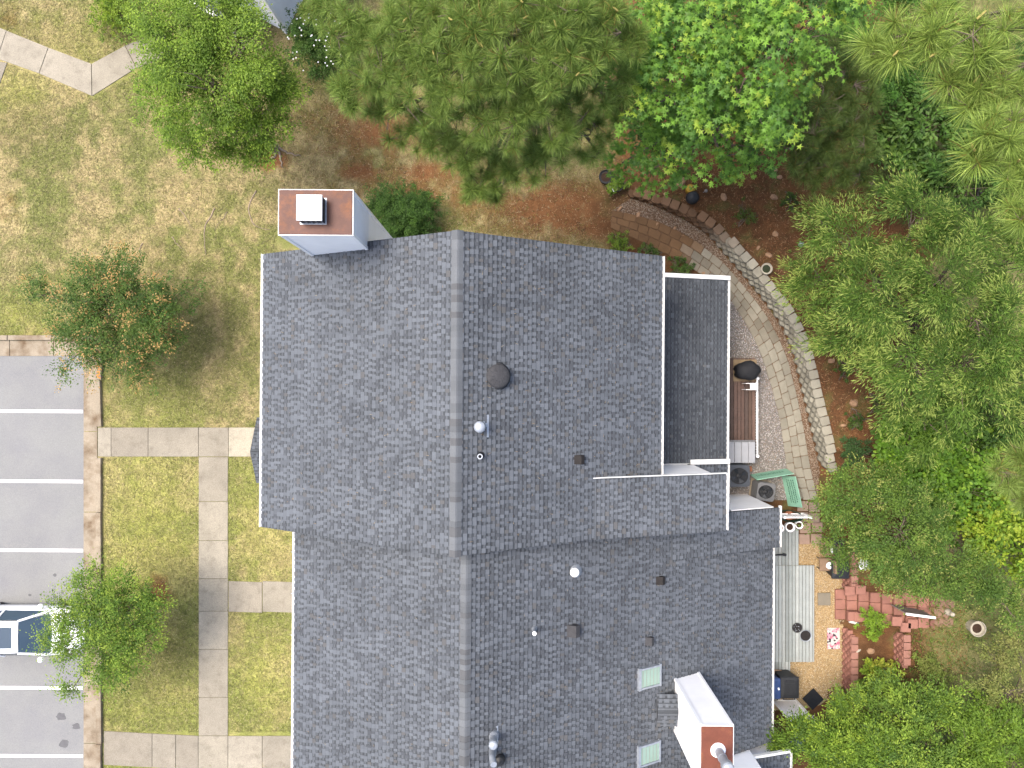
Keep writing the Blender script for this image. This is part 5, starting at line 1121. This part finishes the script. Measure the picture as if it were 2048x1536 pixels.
# green edged trug and planks behind the white rail
c = P(1578, 1031, .1); t = thing('garden_trug', (c.x, c.y, 0), 'dark green oval tub with brown debris by the white fence', 'tub')
b = MB(); n = 20; pr = [(.9, 0), (1, .22), (1.04, .22), (1.04, .24), (.96, .24), (.9, .08)]; vs = [(c.x+r*.5*math.cos(6.2832*k/n), c.y-.1*r*.5*math.cos(6.2832*k/n)+r*.22*math.sin(6.2832*k/n), z) for r, z in pr for k in range(n)]
b.add(vs, [(i*n+k, i*n+(k+1) % n, (i+1)*n+(k+1) % n, (i+1)*n+k) for i in range(len(pr)-1) for k in range(n)]); b.build('tub', M['darkgreen'], t)
b = MB(); b.lathe((c.x, c.y, .09), [(.2, 0), (.18, .03), (.02, .05)], 12); b.build('debris', M['terracotta'], t)
c = P(1496, 938, .05); b = MB(); b.box((c.x, c.y, .05), (.3, .2, .1), .1, bev=.01); b.build('clay_block', M['terracotta'], None, 'terracotta block beside the dark air conditioner', 'block')
# white slatted fence by the pots
def white_fence(a, e, h, label, lattice=False, top=.06):
    a = Vector((a.x, a.y, gz(a.x, a.y))); e = Vector((e.x, e.y, a.z)); d = e-a; L_ = d.length; d.normalize(); rz = math.atan2(d.y, d.x); t = thing('white_fence', (a+e)/2, label, 'fence', None)
    for z in ((h-.03, .10) if not lattice else (h-.03, h-.42, .08)):
        b = MB(); b.box((a+e)/2+Vector((0, 0, z)), (L_, .055, top), rz); b.build('rail', M['white'], t)
    k = 0
    while k*.105 < L_-.02:
        b = MB(); b.box(a+d*(.05+k*.105)+Vector((0, 0, h*.5)), (.04 if not lattice else .10, .022, h-.1 if not lattice else h-.46), rz) if not lattice else b_lat(t, a, d, k, h, rz)
        if not lattice: b.build('picket', M['white'], t)
        k += 1
    for q in (a, e):
        b = MB(); b.box(q+Vector((0, 0, h/2)), (.09, .09, h+.06), rz); b.build('post', M['white'], t)
    return t
def b_lat(t, a, d, k, h, rz):
    b = MB(); b.box(a+d*(.05+k*.105)+Vector((0, 0, (h-.42)/2+.04)), (.101, .022, h-.50), rz); b.build('picket', M['white'], t)
    for s in (-1, 1):
        c = a+d*(.05+k*.105)+Vector((0, 0, h-.22)); m = Matrix.Rotation(rz, 3, 'Z')@Matrix.Rotation(s*.785, 3, 'Y'); bb = MB(); bb.box(c+Vector((0, 0, 0)), (.02, .012 if s < 0 else .016, .5), rot=m); bb.build('lattice_slat', M['white'], t)
white_fence(P(1553, 1027), P(1604, 1027), .85, 'white picket rail between the green boards and the white pots')
white_fence(P(1546, 1399), P(1589, 1399), 1.75, 'white privacy fence with lattice top below the trash bins', True)
# pots
def pot(cx, cy, r, h, m, label, fill='soil', name='pot', cat='pot', group=None, zoff=0.0):
    c = P(cx, cy, h); z0 = gz(c.x, c.y)+zoff; t = thing(name, (c.x, c.y, z0), label, cat, group)
    b = MB(); b.smooth = False; b.lathe((c.x, c.y, z0), [(r*.72, 0), (r*.92, h*.85), (r, h*.86), (r, h), (r*.92, h), (r*.88, h*.8)], 24); b.build('rim_and_body', M[m], t)
    b = MB(); b.lathe((c.x, c.y, z0+h*.78), [(r*.90, 0), (r*.4, .015), (r*.05, .02)], 20); b.build('filling', M[fill], t); return t
pot(1558, 1055, .16, .3, 'white', 'white pot half hidden under the eave by the picket rail', 'terracotta', zoff=.15)
pot(1578, 1053, .19, .3, 'white', 'white pot with brown soil in the middle of the rail', zoff=.15)
pot(1596, 1049, .15, .26, 'white', 'white pot at the outer end of the rail under leaves', zoff=.15)
pot(1922, 1240, .30, .45, 'cream', 'round cream planter with dark soil by the hexagonal stones', name='planter', cat='planter')
pot(1521, 543, .22, .28, 'cream', 'round bowl of dark water on the curved wall', 'water', 'bird_bath', 'bowl')
pot(1212, 353, .28, .35, 'blackplastic', 'black nursery pot half under the sweetgum leaves', name='nursery_pot')
pot(1233, 368, .30, .36, 'blackplastic', 'black nursery pot with a leafy seedling and white tags', name='nursery_pot')
shrub(1233, 364, .42, .22, 260, .12, G_FRESH, 'green seedling growing in the black nursery pot', shape='round', clump=.14, name='seedling')
for px_, py_, a, lt in ((1222, 376, .6, 'lower left'), (1246, 357, .7, 'right'), (1226, 380, .5, 'bottom'), (1240, 352, .9, 'top')):
    c = P(px_, py_, .38); b = MB(); b.box((c.x, c.y, .38), (.03, .15, .006), a); b.build('plant_tag', M['white'], None, 'white plastic plant tag at the %s of the seedling pot rim' % lt, 'plant tag', 'plant tags')
c = P(1898, 1225, 1.2); t = thing('garden_figure', (c.x, c.y, gz(c.x, c.y)), 'small tan and cream garden figure beside the round planter', 'figurine')
b = MB(); b.smooth = True; b.lathe((c.x, c.y, gz(c.x, c.y)), [(.12, 0), (.13, .1), (.09, .22), (.05, .28), (.08, .33), (.09, .38), (.05, .44), (.01, .45)], 14); b.build('figure_body', M['cream'], t)
b = MB(); b.tube([(c.x+.08, c.y-.03, gz(c.x, c.y)+.1), (c.x+.22, c.y-.10, gz(c.x, c.y)+.14)], [.05, .03], 8); b.build('figure_arm', M['cream'], t)
# black jar ornament with yellow top
c = P(1382, 398, .3); z = gz(c.x, c.y); t = thing('garden_ornament', (c.x, c.y, z), 'glossy black round ornament with a yellow knob on the bank', 'ornament')
b = MB(); b.smooth = True; b.lathe((c.x, c.y, z-.02), [(.20, 0), (.26, .12), (.25, .26), (.17, .38), (.08, .43), (.01, .44)], 22); b.build('black_dome', M['blackplastic'], t)
c2 = c+Vector((-.08, .33, 0)); b = MB(); b.smooth = True; b.lathe((c2.x, c2.y, z-.02), [(.17, 0), (.17, .22), (.185, .24), (.14, .30), (.10, .34), (.04, .37), (.01, .38)], 18); b.build('yellow_lid', M['yellow'], t)
b = MB(); b.lathe((c2.x+.06, c2.y+.02, z+.35), [(.03, 0), (.03, .03)], 8); b.build('knob', M['blackmetal'], t)
c = P(1405, 386, .1); t = thing('wire_stake', (c.x, c.y, gz(c.x, c.y)), 'grey wire stake light next to the black ornament', 'stake')
b = MB(); b.tube([(c.x, c.y, gz(c.x, c.y)), (c.x+.05, c.y, gz(c.x, c.y)+.25)], .008, 5); b.build('stake', M['galv'], t); b = MB(); b.lathe((c.x+.05, c.y, gz(c.x, c.y)+.22), [(.03, 0), (.07, .03), (.05, .06), (.01, .07)], 10); b.build('lamp_head', M['greywood'], t)
def rock(px_, py_, r, label, asp=.7, m='rock'):
    c = P(px_, py_, .6); z = gz(c.x, c.y); b = MB(); n = 9; rr = [[r*random.uniform(.75, 1.15) for _ in range(n)] for _ in range(3)]; a0 = random.random()*3; vs = []
    for i, (zz, f) in enumerate(((-.05, 1.0), (r*.3, .9), (r*.5, .5))):
        for k in range(n): a = 6.2832*k/n; x, y = rr[i][k]*f*math.cos(a), rr[i][k]*f*asp*math.sin(a); vs.append((c.x+x*math.cos(a0)-y*math.sin(a0), c.y+x*math.sin(a0)+y*math.cos(a0), z+zz+random.uniform(-.01, .01)))
    b.add(vs, [(i*n+k, i*n+(k+1) % n, (i+1)*n+(k+1) % n, (i+1)*n+k) for i in range(2) for k in range(n)]+[tuple(range(2*n, 3*n))]); b.build('rock', M[m], None, label, 'rock', 'garden rocks')
for i, (px_, py_, r, lab) in enumerate(((1551, 470, .19, 'tan rock on the bank left of the oak tips'), (1552, 391, .17, 'jagged pale rock on the bank near the dark low plant'), (1451, 391, .17, 'flat pale rock right of the wire stake'), (1335, 384, .12, 'small orange rock left of the black ornament'), (1367, 358, .28, 'large flat red rock at the edge of the sweetgum'), (1455, 350, .12, 'small upright rock below the sweetgum leaves'), (1560, 334, .14, 'grey pale rock near the shaded pine'), (1568, 348, .13, 'second rock just below the grey pale rock'), (1514, 497, .10, 'squarish pebble rock above the water bowl'), (1535, 511, .16, 'broad tan rock beside the water bowl'), (1660, 722, .16, 'flat tan rock under the oak near the wall'), (1684, 850, .15, 'leaf-shaped orange rock beside the small round bush'), (1627, 767, .08, 'small pale rock just behind the wall caps'), (1704, 806, .20, 'large brown rock on the lower bank'), (1282, 422, .15, 'triangular tan rock in the brown gravel'), (1244, 411, .17, 'long tilted flagstone at the start of the brown gravel'), (1320, 441, .10, 'small brown rock by the path edge'), (1356, 450, .10, 'pinkish rock in the gravel beside the path'), (1373, 465, .08, 'little rock near the foot of the curved wall'), (1415, 542, .10, 'yellowish rock by the rear porch corner'))): rock(px_, py_, r, lab, .45 if 'long' in lab or 'leaf' in lab else .7)
# small lights, lantern, shell etc.
def small(cx, cy, prof, m, label, cat, name, zoff=0, n=12):
    c = P(cx, cy, .6); z = gz(c.x, c.y)+zoff; t = thing(name, (c.x, c.y, z), label, cat); b = MB(); b.smooth = True; b.lathe((c.x, c.y, z), prof, n); b.build('body', M[m], t); return t, c, z
t, c, z = small(1595, 492, [(.02, 0), (.02, .2), (.10, .21), (.12, .25), (.08, .32), (.02, .34)], 'galv', 'pale round garden light among the oak tips', 'garden light', 'garden_light')
b = MB(); b.lathe((c.x, c.y, z-.02), [(.05, 0), (.05, .03)], 10); b.build('base', M['blackplastic'], t)
c = P(1608, 681, .85); z = gz(c.x, c.y); t = thing('spotlight', (c.x, c.y, z), 'black spotlight lying behind the curved wall', 'spotlight')
b = MB(); b.tube([(c.x-.02, c.y+.20, z+.09), (c.x, c.y+.05, z+.10), (c.x+.02, c.y-.18, z+.10)], [.05, .07, .085], 12); b.build('lamp_body', M['blackplastic'], t); b = MB(); b.lathe((c.x+.02, c.y-.185, z+.10), [(.075, 0), (.07, .012)], 12, axis=Vector((.1, -1, 0))); b.build('lens', M['galv'], t); b = MB(); b.box((c.x+.05, c.y, z+.04), (.03, .1, .1)); b.build('bracket', M['blackplastic'], t)
c = P(1668, 657, .9); z = gz(c.x, c.y); t = thing('red_flower', (c.x, c.y, z), 'red flower at the lower left edge of the oak', 'flower'); 
for k in range(7):
    a = 6.28*k/7; b = MB(); o = Vector((c.x, c.y, z+.45)); b.add([o, o+Vector((.06*math.cos(a-.4), .06*math.sin(a-.4), .02)), o+Vector((.11*math.cos(a), .11*math.sin(a), 0)), o+Vector((.06*math.cos(a+.4), .06*math.sin(a+.4), .02))], [(0, 1, 2, 3)]); b.build('petal', M['red'], t)
b = MB(); b.tube([(c.x, c.y, z), (c.x, c.y, z+.45)], .008, 5); b.build('stem', M['darkgreen'], t)
# grey deck of unit B in three steps
dg = thing('deck', P(1590, 1200), 'weathered pale grey plank deck beside the golden gravel', 'deck')
GC = [(.37, .40, .385), (.33, .36, .345), (.41, .435, .415)]
zt = .18
a = P(1540, 1131, zt); e = P(1629, 1324, zt); boards(dg, 9.25, e.x, e.y, a.y, zt, .035, .135, 'deckgrey', GC)
a2 = P(1540, 1058, zt-.03); e2 = P(1599, 1130, zt-.03); boards(dg, 9.25, e2.x, a.y+.006, a2.y, zt-.03, .035, .135, 'deckgrey', GC)
e3 = P(1581, 1356, zt-.03); boards(dg, 9.25, e3.x, e3.y, e.y-.006, zt-.03, .035, .135, 'deckgrey', GC)
for y in (a.y-.15, -8.6, e.y+.2):
    b = MB(); b.box(((9.25+e.x)/2, y, .07), (e.x-9.25-.04, .05, .13)); b.build('joist', M['greywood'], dg)
for cx, cy, r, lab, m in ((1595, 1256, .20, 'speckled black plant saucer on the grey deck', 'greyvent'), (1612, 1272, .235, 'dark round plant saucer at the edge of the grey deck', 'blackmetal')):
    c = P(cx, cy, .25); t = thing('plant_saucer', (c.x, c.y, zt), lab, 'saucer', 'plant saucers'); b = MB(); b.lathe((c.x, c.y, zt), [(r*.85, 0), (r, .05), (r*.97, .055), (r*.93, .05), (r*.8, .015), (.01, .014)], 26); b.build('dish', M['galv' if m == 'blackmetal' else m], t)
    b = MB(); b.lathe((c.x, c.y, zt+.012), [(r*.90, .02), (r*.05, .022)], 24); b.build('mesh_disc', M['brownvent'], t)
    for k in range(10):
        bb = MB(); q = random.random()*6.28; rr = r*.75*random.random()**.5; bb.lathe((c.x+rr*math.cos(q), c.y+rr*math.sin(q), zt+.03), [(.016, 0), (.012, .012), (.002, .016)], 6); bb.build('pebble', M['galv'], t) if m == 'greyvent' else None
c = P(1553, 1110, .3); t = thing('downspout_extension', (c.x, c.y, .15), 'black corrugated drain pipe on the grey deck under the eave', 'drain pipe')
b = MB(); a_ = P(1545, 1112, .2); e_ = P(1572, 1109, .2); b.tube([(a_.x-.15, a_.y, .22), (a_.x+.2, a_.y+.05, .22), (e_.x-.1, e_.y, .20)], .035, 8); b.build('pipe', M['blackplastic'], t); b = MB(); b.tube([(e_.x-.12, e_.y, .20), (e_.x, e_.y-.02, .20)], .055, 8); b.build('pipe_end', M['blackplastic'], t)
c = P(1648, 1198, .03); b = MB(); b.box((c.x, c.y, .03), (.50, .50, .06), .02, (.25, .22, .17), bev=.012); b.build('stepping_stone', M['paver'], None, 'square grey stepping stone in the golden gravel', 'stepping stone')
c = P(1667, 1277, .03); b = MB(); b.box((c.x, c.y, .028), (.50, .84, .012), .01); b.build('floor_mat', M['floral'], None, 'pink floral mat on the golden gravel by the red wall', 'mat')
c = P(1626, 1398, .03); b = MB(); b.box((c.x, c.y, .03), (.62, .62, .012), .75); b.build('rubber_mat', M['blackmetal'], None, 'black square mat beyond the trash bins', 'mat')
c = P(1716, 1250, .6); z = gz(c.x, c.y); t = thing('lantern', (c.x, c.y, z), 'small white metal lantern lying on the red terrace', 'lantern')
b = MB(); b.tube([(c.x-.17, c.y+.04, z+.07), (c.x+.1, c.y-.02, z+.07)], [.07, .08], 10); b.build('lantern_body', M['whitetrim'], t); b = MB(); b.tube([(c.x+.1, c.y-.02, z+.07), (c.x+.18, c.y-.04, z+.06)], [.085, .05], 10); b.build('lantern_cap', M['galv'], t)
rock(1718, 1302, .11, 'white shell-like stone on the lower terrace', .5, 'cream'); rock(1742, 1303, .17, 'mossy stone beside the white shell-like stone', .8, 'rock')
c = P(1724, 1127, .7); z = gz(c.x, c.y); t = thing('bottle_cluster', (c.x, c.y, z), 'clump of clear white plastic ornament beside the black bin', 'ornament')
for k in range(9):
    a = 6.28*k/9; b = MB(); b.tube([(c.x+.05*math.cos(a), c.y+.05*math.sin(a), z+.05), (c.x+.19*math.cos(a), c.y+.19*math.sin(a), z+.28+.05*(k % 3))], [.03, .05], 7); b.build('petal_cup', M['white'], t)
# weathered gate panel standing beside the steps
a = P(1776, 1206, .6); e = P(1829, 1213, .6); z0 = H1+.25; t = thing('gate_panel', ((a.x+e.x)/2, (a.y+e.y)/2, z0), 'weathered white wooden panel fence standing along the red steps', 'gate')
d = (e-a); d.z = 0; L_ = d.length; d.normalize(); rz = math.atan2(d.y, d.x)
b = MB(); b.box(((a.x+e.x)/2, (a.y+e.y)/2, z0+1.12), (L_+.05, .08, .07), rz); b.build('top_rail', M['white'], t)
for k in range(9):
    q = a+d*(L_*(k+.5)/9); b = MB(); b.box((q.x, q.y, z0+.55), (L_/9-.012, .03, 1.1), rz); b.build('slat', M['greywood'], t)
# brown stone animal or jar ornaments by the black bins
def bin_(cx, cy, w, d, h, m, label, name='trash_bin', zoff=0, wheels=True, rz=0):
    c = P(cx, cy, h); z = gz(c.x, c.y)+zoff if zoff >= 0 else 0; t = thing(name, (c.x, c.y, z), label, 'bin', 'wheeled bins', rz)
    def ring(f, zz, ox=0): return [(c.x+sx*w/2*f+ox, c.y+sy*d/2*f, z+zz) for sx, sy in ((-1, -1), (-.8, -1.06), (.8, -1.06), (1, -1), (1, 1), (.8, 1.03), (-.8, 1.03), (-1, 1))]
    b = MB(); r = [ring(.78, .03), ring(.92, h*.8), ring(.95, h-.09)]; n = 8; b.add([v for q in r for v in q], [(i*n+k, i*n+(k+1) % n, (i+1)*n+(k+1) % n, (i+1)*n+k) for i in range(2) for k in range(n)]+[tuple(range(n))[::-1], tuple(range(2*n, 3*n))]); b.build('bin_body', M[m], t)
    b = MB(); r = [ring(1.0, h-.09), ring(1.02, h-.05), ring(.95, h-.01), ring(.6, h+.015)]; b.add([v for q in r for v in q], [(i*n+k, i*n+(k+1) % n, (i+1)*n+(k+1) % n, (i+1)*n+k) for i in range(3) for k in range(n)]+[tuple(range(n))[::-1], tuple(range(3*n, 4*n))]); lid = b.build('lid', M[m], t)
    for k in range(5):
        b = MB(); b.box((c.x, c.y-d*.32+k*.035, z+h+.012), (w*.55, .014, .014)); b.build('lid_rib', M[m], lid)
    b = MB(); b.box((c.x, c.y+d*.30, z+h+.015), (w*.5, d*.16, .02), bev=.008); b.build('lid_panel', M[m], lid)
    if wheels:
        for s in (-1, 1):
            b = MB(); b.tube([(c.x+s*w*.3, c.y-d*.5, z+h-.12), (c.x+s*w*.3, c.y-d*.62, z+h-.10)], .025, 8); b.build('hinge', M['blackplastic'], t)
            b = MB(); b.lathe((c.x+s*w*.38, c.y-d*.42, z+.13), [(.03, -.03), (.13, -.03), (.13, .03), (.03, .03)], 14, axis=Vector((1, 0, 0))); b.build('wheel', M['tyre'], t)
        b = MB(); b.tube([(c.x-w*.3, c.y-d*.62, z+h-.10), (c.x+w*.3, c.y-d*.62, z+h-.10)], .014, 6); b.build('handle', M['blackplastic'], t)
bin_(1580, 1376, .72, .80, 1.1, 'blackplastic', 'black wheeled trash bin at the end of the grey deck')
bin_(1549, 1378, .50, .76, 1.08, 'blueplastic', 'blue wheeled recycling bin between the black bin and the house')
b = MB(); c = P(1556, 1378, 1.12); b.box((c.x+.03, c.y, 1.115), (.06, .09, .006), .2); b.build('paper_tag', M['white'], bpy.data.objects['trash_bin.001'] if 'trash_bin.001' in bpy.data.objects else None)
bin_(1682, 1139, .68, .70, .75, 'blackplastic', 'low black tub bin in front of the lower red wall', 'tote_bin', wheels=False)
bin_(1678, 1094, .40, .58, .70, 'blackplastic', 'smaller black tub bin mostly hidden under leaves', 'tote_bin', wheels=False)
c = P(1560, 1352, .2); b = MB(); q = [P(1545, 1338, .35), P(1562, 1340, .3), P(1576, 1350, .22), P(1580, 1358, .15), P(1545, 1358, .3)]; b.add([tuple(v) for v in q]+[(v.x, v.y, v.z-.02) for v in q], [(0, 1, 2, 3, 4), (9, 8, 7, 6, 5)]+[(i, (i+1) % 5, 5+(i+1) % 5, 5+i) for i in range(5)]); b.build('cardboard', M['cushion'], None, 'torn brown cardboard sheet behind the trash bins', 'cardboard')
for cx, cy, lab in ((1653, 1130, 'brown padded chair with white cushion by the low black tub'), (1660, 1098, 'brown padded chair with white cushion half hidden by leaves')):
    c = P(cx, cy, .5); t = thing('patio_chair', (c.x, c.y, 0), lab, 'chair', 'patio chairs')
    b = MB(); b.box((c.x, c.y, .42), (.46, .50, .09), bev=.03); b.build('seat', M['cushion'], t); b = MB(); b.box((c.x+.20, c.y, .68), (.08, .50, .5), bev=.03); b.build('backrest', M['cushion'], t)
    b = MB(); b.smooth = True; b.lathe((c.x+.12, c.y-.02, .47), [(.12, 0), (.15, .05), (.1, .11), (.01, .13)], 14); b.build('cushion', M['white'], t)
    for sx in (-.18, .18):
        for sy in (-.2, .2):
            b = MB(); b.tube([(c.x+sx, c.y+sy, 0), (c.x+sx, c.y+sy, .4)], .018, 6); b.build('leg', M['blackmetal'], t)
c = P(1615, 1483, .1); b = MB(); n = 10; vs = []
for i in range(n):
    for j in range(n): vs.append((c.x-.7+1.4*i/(n-1), c.y-.35+.7*j/(n-1), .10+.16*float(vnoise(i*.7, j*.7, 1, 3))))
b.add(vs, [(i*n+j, (i+1)*n+j, (i+1)*n+j+1, i*n+j+1) for i in range(n-1) for j in range(n-1)]); b.build('blue_tarp', M['blueplastic'], None, 'crumpled blue tarp glimpsed under the thicket', 'tarp')
